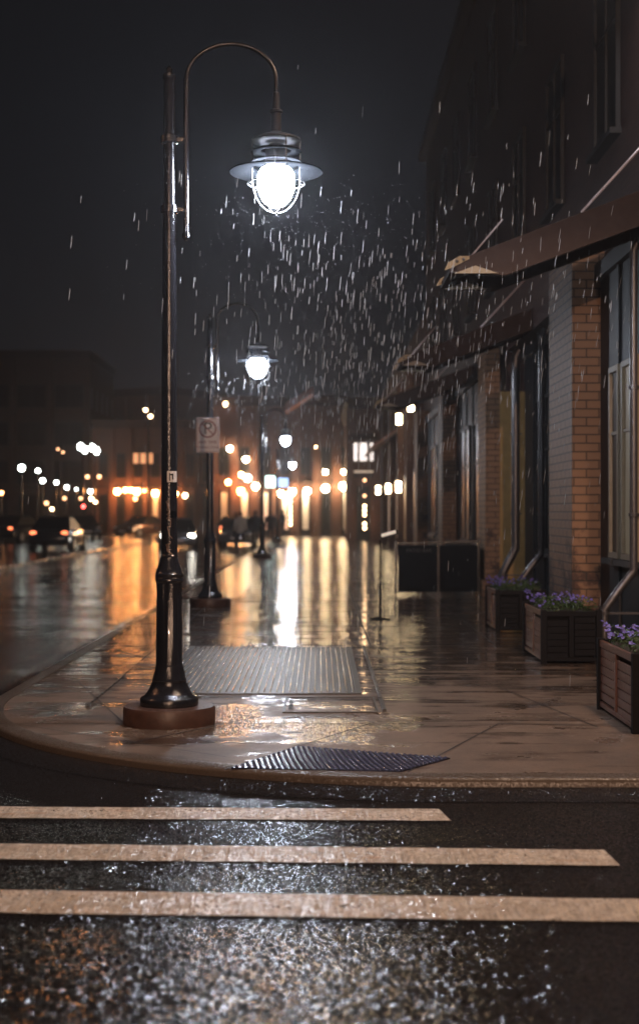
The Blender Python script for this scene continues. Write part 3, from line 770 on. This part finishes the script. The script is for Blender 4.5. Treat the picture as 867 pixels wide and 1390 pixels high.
# awning high on the central building
p = at(406, 545, 97)
aw = empty('wall_awning', p, 'brown sloping cloth awning high on the central shopfront building', 'awning')
mb = MB(); mb.prism([(-.95, -.75), (.95, .5), (.95, .95), (-.95, -.15)], 0, 2.9); mb.build('canvas', M['vinyl_brown'], aw)

# glowing signs
def sign_box(px, py, Y, w, h, mat, label):
    p = at(px, py, Y); t = empty('shop_sign', p, label, 'sign')
    mb = MB(); mb.box(-w/2-.06, w/2+.06, .0, .25, -h/2-.06, h/2+.06); mb.build('casing', M['black'], t)
    mb = MB(); mb.box(-w/2, w/2, -.03, -.002, -h/2, h/2); mb.build('lit_face', mat, t, bevel=.05)
    mb = MB(); mb.box(-.05, .05, .25, 99.72-Y if Y < 99.7 else .3, -.05, .05); mb.build('bracket', M['black'], t)
sign_box(367, 655, 95, .62, .75, M['lit_teal'], 'bright pale teal lit sign over the salmon shopfront')
sign_box(381.5, 656, 96, .95, .6, M['lit_blue'], 'pale blue lit sign right of the teal sign')

# ------------------------------------------------------------ far lamps
LM = {}
def lampmat(kind):
    if kind not in LM:
        col, s = {'w': ((.92, 1.0, .93), 22), 'o': ((1, .38, .11), 110), 'y': ((1, .70, .38), 110), 'd': ((1, .38, .14), 14), 'r': ((1, .06, .05), 20), 'g': ((1, .62, .32), 20), 'p': ((1, .50, .24), 5)}[kind]
        LM[kind] = emit('glow_'+{'w': 'white', 'o': 'orange', 'y': 'warm', 'd': 'dim_orange', 'r': 'red', 'g': 'gold', 'p': 'peach'}[kind], col, s)
    return LM[kind]
protos = {}
def globe_lamp(px, py, Y, r, kind, label, wall=True, wally=None):
    p = at(px, py, Y); nm = 'wall_lamp' if wall else 'post_lamp'
    key = (kind, wall, round(r, 2), wally is None)
    t = empty(nm, p if wall else (p.x, p.y, .0), label, 'wall lamp' if wall else 'lamp post', 'small lamps on the far buildings' if wall else 'lamp posts across the street')
    z = 0 if wall else p.z
    mb = MB(); mb.ball((0, 0, z), r, 1, 1, 1.1, 14); mb.build('globe', lampmat(kind), t, smooth=True)
    mb = MB(); mb.lathe([(r*.75, z+r*.85), (r*.8, z+r), (r*.3, z+r*1.4), (.02, z+r*1.5)], seg=12); mb.build('cap', M['black'], t, smooth='auto')
    mb = MB()
    if wall: mb.tube([(0, 0, r*1.45), (0, .1, r*1.9), (0, (wally or Y+.6)-Y, r*1.9)], .025, 6)
    else:
        mb.lathe([(.16, 0), (.14, .12), (.07, .3), (.06, 1.0), (.045, z-r*1.0), (.1, z-r*.95), (.1, z-r*.88)], seg=12)
    mb.build('bracket' if wall else 'post', M['black'], t, smooth='auto')
for i, (px, py, r, k, lab) in enumerate((
    (159.5, 668, .24, 'o', 'leftmost bright orange lamp on the orange lit brick building'),
    (170.6, 666, .17, 'o', 'small orange lamp second from the left on the orange lit brick building'),
    (178, 666, .17, 'o', 'small orange lamp third from the left on the orange lit brick building'),
    (185.8, 668, .26, 'o', 'tall bright orange lamp fourth from the left on the orange lit brick building'),
    (196, 667, .15, 'd', 'faint orange lamp right of the tall bright one on the orange lit brick building'),
    (211, 670.5, .25, 'o', 'bright orange lamp just left of the nearest lamp pole'),
    (184, 678, .16, 'd', 'dim orange lamp below the tall bright one on the orange lit brick building'),
    (119, 648, .16, 'p', 'faint pale lamp at the top left corner of the orange lit brick building'),
    (135, 648, .16, 'p', 'faint pale lamp just right of the other on the dark block corner'),
    (239, 671, .16, 'o', 'small orange lamp just right of the nearest lamp pole'),
    (251.5, 673.5, .2, 'g', 'yellow lamp between the nearest lamp pole and the sign pole'),
    )):
    wy = 117.7
    globe_lamp(px, py, 117.0 if px < 275 else 111.4, r, k, lab, True, (119.5 if px < 140 else (117.8 if px < 229 else 118.5)))
for px, py, r, k, lab in (
    (306.2, 549.4, .15, 'g', 'highest small golden lamp, over the sign pole on the central building'),
    (312, 610, .18, 'y', 'warm lamp right of the parking sign on the central building'),
    (333.7, 624.6, .19, 'y', 'warm lamp left of the third street lamp on the central building'),
    (327.7, 645.3, .17, 'o', 'orange lamp touching the white one on the central building'),
    (336, 649.7, .24, 'w', 'largest white lamp in the cluster on the central building'),
    (309.8, 655.4, .16, 'o', 'small orange lamp low beside the sign pole on the central building'),
    (347, 661, .22, 'y', 'warm white lamp over the salmon lit shopfront'),
    (327, 667.6, .23, 'o', 'bright orange lamp above the people on the central building'),
    (380.8, 670.7, .19, 'y', 'warm globe below the pale blue sign'),
    (396.5, 668, .22, 'y', 'warm globe above the left string of lights'),
    (416.8, 667.5, .22, 'y', 'warm globe right of the left string of lights'),
    (441.5, 663.8, .24, 'y', 'warm globe under the smaller upper lamp on the central building'),
    (466, 661, .26, 'y', 'largest warm globe at the right end of the central building'),
    (441.5, 641.6, .16, 'y', 'small upper lamp left on the central building'),
    (467, 641.6, .16, 'y', 'small upper lamp right on the central building'),
    (428.6, 607.7, .07, 'g', 'tiny golden light high on the central building')):
    globe_lamp(px, py, 99.2, r, k, lab, True, 99.7)
for px, py, Y, r, k, lab in (
    (30, 636, 82, .21, 'w', 'tallest white post lamp at the far left across the street'),
    (52, 640, 90, .15, 'w', 'added white post lamp in place of a banner reflection at the far left'),  # glowing globe added where banners only reflect light
    (58.5, 653.5, 96, .18, 'w', 'white post lamp third from the left across the street'),
    (77, 656, 100, .15, 'w', 'white post lamp fourth from the left across the street'),
    (91, 662.5, 104, .17, 'w', 'white post lamp in the middle of the row across the street'),
    (104, 665, 108, .10, 'w', 'faint white post lamp near the red light across the street'),
    (123, 668, 112, .19, 'w', 'white post lamp near the orange lit brick building'),
    (88, 677.5, 98, .14, 'p', 'peach coloured low lamp left of the red light across the street'),
    (110, 677.5, 103, .14, 'p', 'peach coloured low lamp above the red light across the street'),
    (124.3, 678, 110, .18, 'g', 'golden low lamp below the white one near the orange lit building'),
    (129.8, 682.5, 108, .14, 'g', 'small golden low lamp nearest the orange lit building'),
    (63.5, 684, 88, .15, 'p', 'dim peach low lamp third across the street at the left'),
    (71, 692, 86, .12, 'g', 'small golden low lamp at head height across the street'),
    (2.4, 670, 80, .14, 'd', 'dim red orange lamp cut by the left edge of the frame')):
    globe_lamp(px, py, Y, r*.85, k, lab, False)
# mast floodlights (pairs high in the dark)
for px, py, Y, n, k, lab in ((113, 609.5, 114, 2, 'w', 'left floodlight mast high over the plaza with a pair of white heads'),
                          (129, 611, 114, 2, 'w', 'right floodlight mast high over the plaza with stacked white heads'),
                          (201.5, 562, 114, 2, 'g', 'tall mast with two small golden lights left of the nearest lamp pole'),
                          (83, 613, 114, 2, 'p', 'mast with small dim orange lights left of the floodlights')):
    p = at(px, py, Y); t = empty('floodlight_mast', (p.x, Y, 0), lab, 'floodlight', 'light masts beyond the plaza')
    mb = MB(); mb.lathe([(.14, 0), (.09, 2), (.07, p.z+.5)], seg=10).box(-.4, .4, -.04, .04, p.z-.03, p.z+.03); mb.build('mast', M['black'], t)
    for s in (-1, 1):
        sx = .2 if k != 'w' else .17
        mb = MB(); mb.ball((s*sx, -.15, p.z+(-s*.26 if k == 'g' else s*-.12)), .22 if k == 'w' else (.15 if k == 'g' else .1), 1, .6, 1.3 if k == 'w' else .9, 12); mb.build('lamp_head', lampmat(k), t, smooth=True)
# red signal
p = at(114, 688.5, 106); t = empty('traffic_signal', (p.x, 106, 0), 'traffic signal showing red across the street at the left', 'traffic signal')
mb = MB(); mb.lathe([(.08, 0), (.06, p.z-.5)], seg=10); mb.build('post', M['black'], t)
mb = MB(); mb.box(-.18, .18, -.12, .12, p.z-.75, p.z+.25); mb.build('housing', M['black'], t)
mb = MB(); mb.ball((0, -.13, p.z), .12, 1, .4, 1, 12); mb.build('red_lens', lampmat('r'), t, smooth=True)
# string lights
for px, ys, lab in ((394.5, [676, 682, 689, 695, 701, 707, 713], 'left vertical string of small amber bulbs on the central building'),
                (494.6, [653, 674, 688, 694, 700, 712, 718], 'right vertical string of small amber bulbs below the three bright windows')):
    Y = 99.4 if px < 450 else 81.5
    t = empty('string_light', at(px, ys[-1], Y), lab, 'string lights', 'hanging strings of bulbs')
    z0 = t.location.z
    mb = MB(); mb.tube([(0, .0, at(px, ys[0]-4, Y).z-z0), (.0, .0, -.1)], .012, 5); mb.build('cable', M['black'], t)
    for yv in ys:
        mb = MB(); mb.ball((0, -.05, at(px, yv, Y).z-z0), .085, 1, 1, 1, 10); mb.build('bulb', lampmat('p' if yv < 675 and px > 450 else 'g'), t, smooth=True)
# square wall lanterns
M['lantern'] = emit('lantern_glass', (1, .74, .42), 45)
lan = None
for px, py, Y, lab in ((557, 551, 51.5, 'upper square wall lantern nearest the camera'), (541, 570, 58.5, 'upper square wall lantern farther along the wall'),
                       (540.5, 661.5, 58.5, 'lower square wall lantern nearest the camera'), (526.5, 664, 66.8, 'middle one of the three lower square wall lanterns'),
                       (513, 666, 77.5, 'farthest of the three lower square wall lanterns')):
    p = at(px, py, Y)
    if lan is None:
        lan = empty('wall_lantern', p, lab, 'wall lantern', 'square lanterns on the right hand wall')
        mb = MB(); mb.box(-.1, .1, -.1, .1, -.22, .20); mb.build('lit_glass', M['lantern'], lan, bevel=.02)
        mb = MB(); mb.box(-.13, .13, -.13, .13, .202, .25).box(-.13, .13, -.13, .13, -.26, -.222).box(.13, .42, -.03, .03, .205, .245)
        for sx in (-.115, .115):
            for sy in (-.115, .115): mb.box(sx-.012, sx+.012, sy-.012, sy+.012, -.222, .202)
        mb.build('frame', M['black'], lan)
    else:
        c = copy_tree(lan); c.location = p; c['label'] = lab

# ------------------------------------------------------------ cars
def car(loc, rz, paint, label, head=False, tail=False):
    t = empty('parked_car', loc, label, 'car', 'cars parked along the street', rz)
    # body: sections along y (front at -y)
    secs = [(-2.15, .62, .34, .60), (-2.05, .80, .24, .72), (-1.3, .88, .22, .88), (-.75, .89, .22, .94), (.9, .89, .22, .95), (1.7, .88, .24, .93), (2.1, .80, .30, .84), (2.18, .66, .40, .66)]
    def loft(secs, top_in=.9):
        mb = MB(); rings = []
        for y, w, z0, z1 in secs:
            pr = [(-w, z0+.05), (-w*1.0, (z0+z1)/2), (-w*.97, z1-.1), (-w*top_in, z1), (w*top_in, z1), (w*.97, z1-.1), (w, (z0+z1)/2), (w, z0+.05), (w*.85, z0), (-w*.85, z0)]
            rings.append([mb.bm.verts.new((x, y, z)) for x, z in pr])
        for a, b in zip(rings, rings[1:]):
            for k in range(10): mb.bm.faces.new((a[k], a[(k+1) % 10], b[(k+1) % 10], b[k]))
        mb.bm.faces.new(rings[0]); mb.bm.faces.new(rings[-1][::-1]); return mb
    loft(secs).build('body', paint, t, smooth='auto')
    def cab(w0, w1, z0, z1, ys):
        mb = MB(); a = [mb.bm.verts.new(v) for v in ((-w0, ys[0], z0), (w0, ys[0], z0), (w0, ys[3], z0), (-w0, ys[3], z0))]
        b = [mb.bm.verts.new(v) for v in ((-w1, ys[1], z1), (w1, ys[1], z1), (w1, ys[2], z1), (-w1, ys[2], z1))]
        mb.bm.faces.new(a[::-1]); mb.bm.faces.new(b)
        for k in range(4): mb.bm.faces.new((a[k], a[(k+1) % 4], b[(k+1) % 4], b[k]))
        return mb
    cab(.80, .64, .92, 1.38, (-.85, -.15, .95, 1.7)).build('windows', M['dark_glass'], t)
    cab(.66, .58, 1.375, 1.46, (-.2, -.02, .9, 1.05)).build('roof', paint, t, bevel=.03)
    for sx in (-1, 1):
        for y in (-1.35, 1.35):
            mb = MB(); n = 20
            rr = [[mb.bm.verts.new((sx*x, y+r*math.cos(2*PI*k/n), .33+r*math.sin(2*PI*k/n))) for k in range(n)] for x, r in ((.70, .33), (.90, .33), (.91, .22))]
            for a, b in zip(rr, rr[1:]):
                for k in range(n): mb.bm.faces.new((a[k], a[(k+1) % n], b[(k+1) % n], b[k]))
            mb.bm.faces.new(rr[0]); mb.bm.faces.new(rr[-1]); w = mb.build('wheel', M['tyre'], t)
            mb = MB(); rr = [mb.bm.verts.new((sx*.915, y+.2*math.cos(2*PI*k/n), .33+.2*math.sin(2*PI*k/n))) for k in range(n)]; mb.bm.faces.new(rr); mb.build('rim', M['rim'], w)
        mb = MB(); mb.ball((sx*.60, -2.08, .66), .13, 1.3, .5, .75, 12); mb.build('headlight', M['headlamp'] if head else M['rim'], t, smooth=True)
        mb = MB(); mb.ball((sx*.64, 2.12, .78), .12, 1.2, .4, .7, 12); mb.build('tail_light', M['taillamp'] if tail else M['sign_red'], t, smooth=True)
        mb = MB(); mb.ball((sx*.98, -.6, .98), .1, 1, .5, .7, 10); mb.build('wing_mirror', paint, t, smooth=True)
    mb = MB(); mb.box(-.25, .25, -2.19, -2.155, .40, .50); mb.build('number_plate', M['sign_white'], t)
    return t
M['headlamp'] = emit('headlamp', (1, .93, .82), 26); M['taillamp'] = emit('tail_lamp', (1, .22, .08), 3)
car((-6.55, 66, 0), .1, M['car_silver'], 'silver car with headlights on, coming between the two nearest lamp poles', head=True)
car((-4.1, 72, 0), 0, M['car_silver'], 'silver car parked by the kerb behind the sign pole', tail=False)
car((-12.3, 98, 0), -.5, M['car_brown'], 'bronze car with orange light on its roof, left of the nearest lamp pole')
car((-11.0, 60, .0), PI, M['car_dark'], 'dark car parked across the street with small tail lights', tail=True).location.z = .1
car((-16.0, 76, .1), PI-.3, M['car_dark'], 'dark car at the left edge across the street', tail=True)
car((-14.6, 88, .1), .3, M['car_dark'], 'dark car standing at the left of the orange reflections', head=False)
car((-5.3, 88, 0), PI, M['car_dark'], 'dark car with red tail lights farthest up the street', tail=True)

# ------------------------------------------------------------ people
def person(loc, rz, label, top, legs, h=1.74, step=.16, arm=.2):
    k = h/1.74
    V = {'pelvis': (0, 0, .95), 'waist': (0, 0, 1.10), 'chest': (0, .01, 1.32), 'neckb': (0, 0, 1.46), 'neck': (0, -.01, 1.53), 'head': (0, -.02, 1.63), 'crown': (0, -.01, 1.70),
         'lh': (.10, 0, .90), 'lk': (.11, -step*.6, .50), 'la': (.11, -step, .10), 'lt': (.11, -step-.17, .04),
         'rh': (-.10, 0, .90), 'rk': (-.11, step*.1, .50), 'ra': (-.11, step, .10), 'rt': (-.11, step-.16, .04),
         'ls': (.19, 0, 1.42), 'le': (.25, arm*.2, 1.14), 'lw': (.25, -arm*.5, .90), 'lf': (.25, -arm*.6, .80),
         'rs': (-.19, 0, 1.42), 're': (-.25, -arm*.1, 1.14), 'rw': (-.25, arm*.4, .89), 'rf': (-.25, arm*.45, .79)}
    Rr = dict(pelvis=.15, waist=.13, chest=.155, neckb=.08, neck=.055, head=.095, crown=.075, lh=.10, lk=.065, la=.045, lt=.035, rh=.10, rk=.065, ra=.045, rt=.035,
              ls=.075, le=.05, lw=.034, lf=.036, rs=.075, re=.05, rw=.034, rf=.036)
    E = [('pelvis','waist'),('waist','chest'),('chest','neckb'),('neckb','neck'),('neck','head'),('head','crown'),('pelvis','lh'),('lh','lk'),('lk','la'),('la','lt'),('pelvis','rh'),('rh','rk'),('rk','ra'),('ra','rt'),
         ('chest','ls'),('ls','le'),('le','lw'),('lw','lf'),('chest','rs'),('rs','re'),('re','rw'),('rw','rf')]
    names = list(V); me = bpy.data.meshes.new('person')
    me.from_pydata([Vector(V[n])*k for n in names], [(names.index(a), names.index(b)) for a, b in E], [])
    o = bpy.data.objects.new('person', me); C.objects.link(o); me.materials.append(legs)
    sk = o.modifiers.new('skin', 'SKIN'); sk.use_smooth_shade = True
    for i, n in enumerate(names):
        me.skin_vertices[0].data[i].radius = (Rr[n]*k, Rr[n]*k*.85); me.skin_vertices[0].data[i].use_root = n == 'pelvis'
    sb_ = o.modifiers.new('sub', 'SUBSURF'); sb_.levels = 2; sb_.render_levels = 2
    o.location = loc; o.rotation_euler = (0, 0, rz); tag(o, label, 'person')
    mb = MB(); mb.lathe([(.175, .80), (.18, .95), (.165, 1.1), (.20, 1.3), (.215, 1.40), (.16, 1.47), (.075, 1.53)], seg=20)
    for v in mb.bm.verts: v.co.y *= .72; v.co *= k
    for s in (1, -1):
        a, b, c = [Vector(V[n])*k for n in (('ls', 'le', 'lw') if s > 0 else ('rs', 're', 'rw'))]
        mb.tube([a, b, c], [.085*k, .062*k, .05*k], 10)
    mb.build('jacket', top, o, smooth=True)
    mb = MB(); mb.ball(Vector((0, .012, 1.655))*k, .108*k, .9, 1.0, 1.0, 12); mb.build('hair', M['hair'], o, smooth=True)
    return o
person((-3.55, 64, 0), .3, 'person in a pale jacket walking in the street left of the third lamp post', M['cloth_pale'], M['denim'])
person((-3.0, 66.5, 0), -.4, 'person in dark clothes just right of the one in the pale jacket', M['cloth_dark'], M['cloth_dark'], 1.8)
person((-4.05, 69, 0), 2.6, 'person in a dark coat left of the one in the pale jacket', M['cloth_dark'], M['denim'], 1.7)
person((-2.45, 71, .1), .1, 'person in dark clothes standing on the pavement behind the third lamp post', M['cloth_dark'], M['cloth_dark'], 1.7)
person((-2.1, 81, .1), 2, 'small distant person in dark clothes before the salmon shopfront', M['cloth_dark'], M['cloth_dark'], 1.75)

# ------------------------------------------------------------ rain
rnd = random.Random(11)
mb = MB()
def drop(p, L, r, lean):
    t = Vector((lean, 0, 1)).normalized(); s = Vector((1, 0, 0)); u = Vector((0, 1, 0))
    a = mb.bm.verts.new(p-t*L/2); b = mb.bm.verts.new(p+t*L/2)
    ring = [[mb.bm.verts.new(p+t*L*k+(s*c+u*d)*r) for c, d in ((1, 0), (-.5, .866), (-.5, -.866))] for k in (-.3, .3)]
    for k in range(3):
        mb.bm.faces.new((a, ring[0][(k+1) % 3], ring[0][k])); mb.bm.faces.new((b, ring[1][k], ring[1][(k+1) % 3]))
        mb.bm.faces.new((ring[0][k], ring[0][(k+1) % 3], ring[1][(k+1) % 3], ring[1][k]))
for i in range(330):
    Y = rnd.uniform(8.5, 22); w = .24*Y+.3
    p = Vector((rnd.triangular(-w*.7, w*.95, w*.5), Y, rnd.uniform(.5, 4.6)))
    if p.x < -.09*Y: continue
    drop(p, rnd.uniform(.03, .11), rnd.uniform(.0014, .0030), .06+.06*p.x/3+rnd.uniform(-.04, .04))
for i in range(900):       # driven to the right of the lamp by the wind
    p = Vector((rnd.triangular(-.8, 2.8, .25), rnd.uniform(9.5, 17), rnd.triangular(1.6, 4.3, 3.4)))
    drop(p, rnd.uniform(.03, .12), rnd.uniform(.0013, .0031), .06+.05*p.x+rnd.uniform(-.04, .04))
for i in range(200):       # thickest under the first lamp
    p = Vector((-.335+rnd.gauss(.55, 1.0), 11+rnd.gauss(0, 1.2), 4.1-abs(rnd.gauss(0, 1.2))))
    drop(p, rnd.uniform(.04, .12), rnd.uniform(.002, .0036), .07+rnd.uniform(-.03, .05))
for i in range(500):      # fine spray
    a = rnd.uniform(0, 2*PI); d = .2+abs(rnd.gauss(0, .6))
    p = Vector((-.335+.3+d*math.cos(a), 11+d*math.sin(a), 4.15-abs(rnd.gauss(0, .45))))
    drop(p, rnd.uniform(.004, .010), rnd.uniform(.0009, .0015), 0)
for i in range(260):       # around the second lamp
    p = Vector((-1.07+rnd.gauss(.3, 1.0), 24.7+rnd.gauss(0, 1.0), 4.1-abs(rnd.gauss(0, 1.0))))
    drop(p, rnd.uniform(.05, .12), rnd.uniform(.003, .005), .05)
rn = mb.build('rain', M['rain']); tag(rn, 'falling rain drops catching the light of the street lamps', 'rain', None, 'stuff')
# splashes: tiny beads of water on the pavement and plinth
mb = MB()
for i in range(700):
    Y = rnd.uniform(8.9, 17); X = rnd.uniform(-2.6 if Y > 12.5 else -1.2, 2.2)
    mb.ball((X, Y, .108+abs(rnd.gauss(0, .012))), rnd.uniform(.0015, .004), 1, 1, 1, 5)
for i in range(160):
    a = rnd.uniform(0, 2*PI); mb.ball((-1.16+.34*math.cos(a), 11+.34*math.sin(a), .238+abs(rnd.gauss(0, .008))), rnd.uniform(.002, .005), seg=5)
sp = mb.build('rain_splash', M['clear_glass'], None, smooth=True); tag(sp, 'tiny splashing water beads on the wet pavement', 'splashes', None, 'stuff')

# ------------------------------------------------------------ lamps outside the frame (behind / above the camera)
def mast_lamp(base, head, power, col, label, cone, aim=None):
    t = empty('mast_lamp', (*base, 0.0), label, 'street lamp')
    hx, hy, hz = head[0]-base[0], head[1]-base[1], head[2]
    mb = MB(); mb.lathe([(.14, 0), (.1, .8), (.06, hz+.1)], seg=14); mb.build('pole', M['black'], t, smooth='auto')
    mb = MB(); mb.tube([(0, 0, hz), (hx*.5, hy*.5, hz+.22), (hx, hy, hz+.15)], .035, 8); mb.build('arm', M['black'], t, smooth='auto')
    mb = MB(); mb.lathe([(.28, hz+.03), (.3, hz+.05), (.22, hz+.14), (.05, hz+.18)], hx, hy, 20, capb=False); mb.build('lamp_shade', M['black'], t, smooth='auto')
    ld = bpy.data.lights.new('lamp_light', 'SPOT'); ld.spot_size = math.radians(cone); ld.spot_blend = .18; ld.shadow_soft_size = .08; ld.energy = power; ld.color = col
    lo = bpy.data.objects.new('lamp_light', ld); C.objects.link(lo); lo.parent = t; lo.location = (hx, hy, hz)
    if aim: lo.rotation_euler = (Vector(head)-Vector(aim)).to_track_quat('Z', 'Y').to_euler(); ld.spot_size = math.radians(100)
    return lo
mast_lamp((4.6, 8.95), (3.4, 8.8, 8.5), 1750, (1, .68, .48), 'tall street lamp above the right hand corner, outside the frame', 118)
mast_lamp((-11.5, 11.2), (-9.9, 11.2, 8), 300, (1, .45, .24), 'tall street lamp across the street on the left, outside the frame', 150)
mast_lamp((-1.5, -14.2), (.8, -14, 7), 9000, (1, .62, .42), 'tall floodlight standing far behind the camera, outside the frame', 170, (0, 30, 1.5))
# white wall lamp above the frame on the brick building
wl = empty('wall_lamp', (3.6, 15, 7.7), 'white gooseneck wall lamp on the brick building above the frame', 'wall lamp')
mb = MB(); mb.tube([(0, 0, .2), (-.3, 0, .45), (-.5, 0, .2)], .018, 8); mb.build('arm', M['black'], wl, smooth=True)
mb = MB(); mb.lathe([(.2, -.02), (.12, .1), (.03, .22)], -.5, 0, 18, capb=False); mb.build('lamp_shade', M['black'], wl, smooth='auto')
ld = bpy.data.lights.new('lamp_light', 'AREA'); ld.shape = 'DISK'; ld.size = .14; ld.energy = 30; ld.color = (.92, .93, 1)
lo = bpy.data.objects.new('lamp_light', ld); C.objects.link(lo); lo.parent = wl; lo.location = (-.5, 0, 0)

# ------------------------------------------------------------ haze
hz = MB(); hz.box(-301, 301, -61, 401, -1, 18)
o = hz.build('haze', None); tag(o, 'thin damp night air', 'haze', None, 'stuff')
hm = bpy.data.materials.new('haze'); hm.use_nodes = True; N = hm.node_tree.nodes; L = hm.node_tree.links
N.remove(N['Principled BSDF']); pv = N.new('ShaderNodeVolumePrincipled'); pv.inputs['Density'].default_value = .0010
pv.inputs['Color'].default_value = (.85, .88, .95, 1); pv.inputs['Anisotropy'].default_value = .78
L.new(pv.outputs[0], N['Material Output'].inputs['Volume']); o.data.materials.append(hm)

# ------------------------------------------------------------ world and camera
W = bpy.data.worlds.new('World'); S.world = W; W.use_nodes = True
bg = W.node_tree.nodes['Background']; bg.inputs[0].default_value = (.80, .82, 1.0, 1); bg.inputs[1].default_value = .0072
cam = bpy.data.cameras.new('camera'); co = bpy.data.objects.new('camera', cam); C.objects.link(co); S.camera = co
co.location = (0, 0, CZ); co.rotation_euler = (PI/2, 0, 0)
cam.sensor_fit = 'VERTICAL'; cam.sensor_height = 36; cam.lens = 50; cam.clip_end = 1000; cam.clip_start = .1
cam.dof.use_dof = True; cam.dof.focus_distance = 10.8; cam.dof.aperture_fstop = 1.5
S.view_settings.view_transform = 'Standard'; S.view_settings.look = 'None'; S.view_settings.exposure = 0; S.view_settings.gamma = 1
cy = S.cycles
cy.use_denoising = True
try: cy.denoiser = 'OPENIMAGEDENOISE'
except Exception: pass
cy.max_bounces = 5; cy.diffuse_bounces = 2; cy.glossy_bounces = 3; cy.transparent_max_bounces = 8; cy.volume_bounces = 0
cy.sample_clamp_indirect = 40; cy.sample_clamp_direct = 0; cy.caustics_reflective = False; cy.caustics_refractive = False
cy.use_light_tree = True
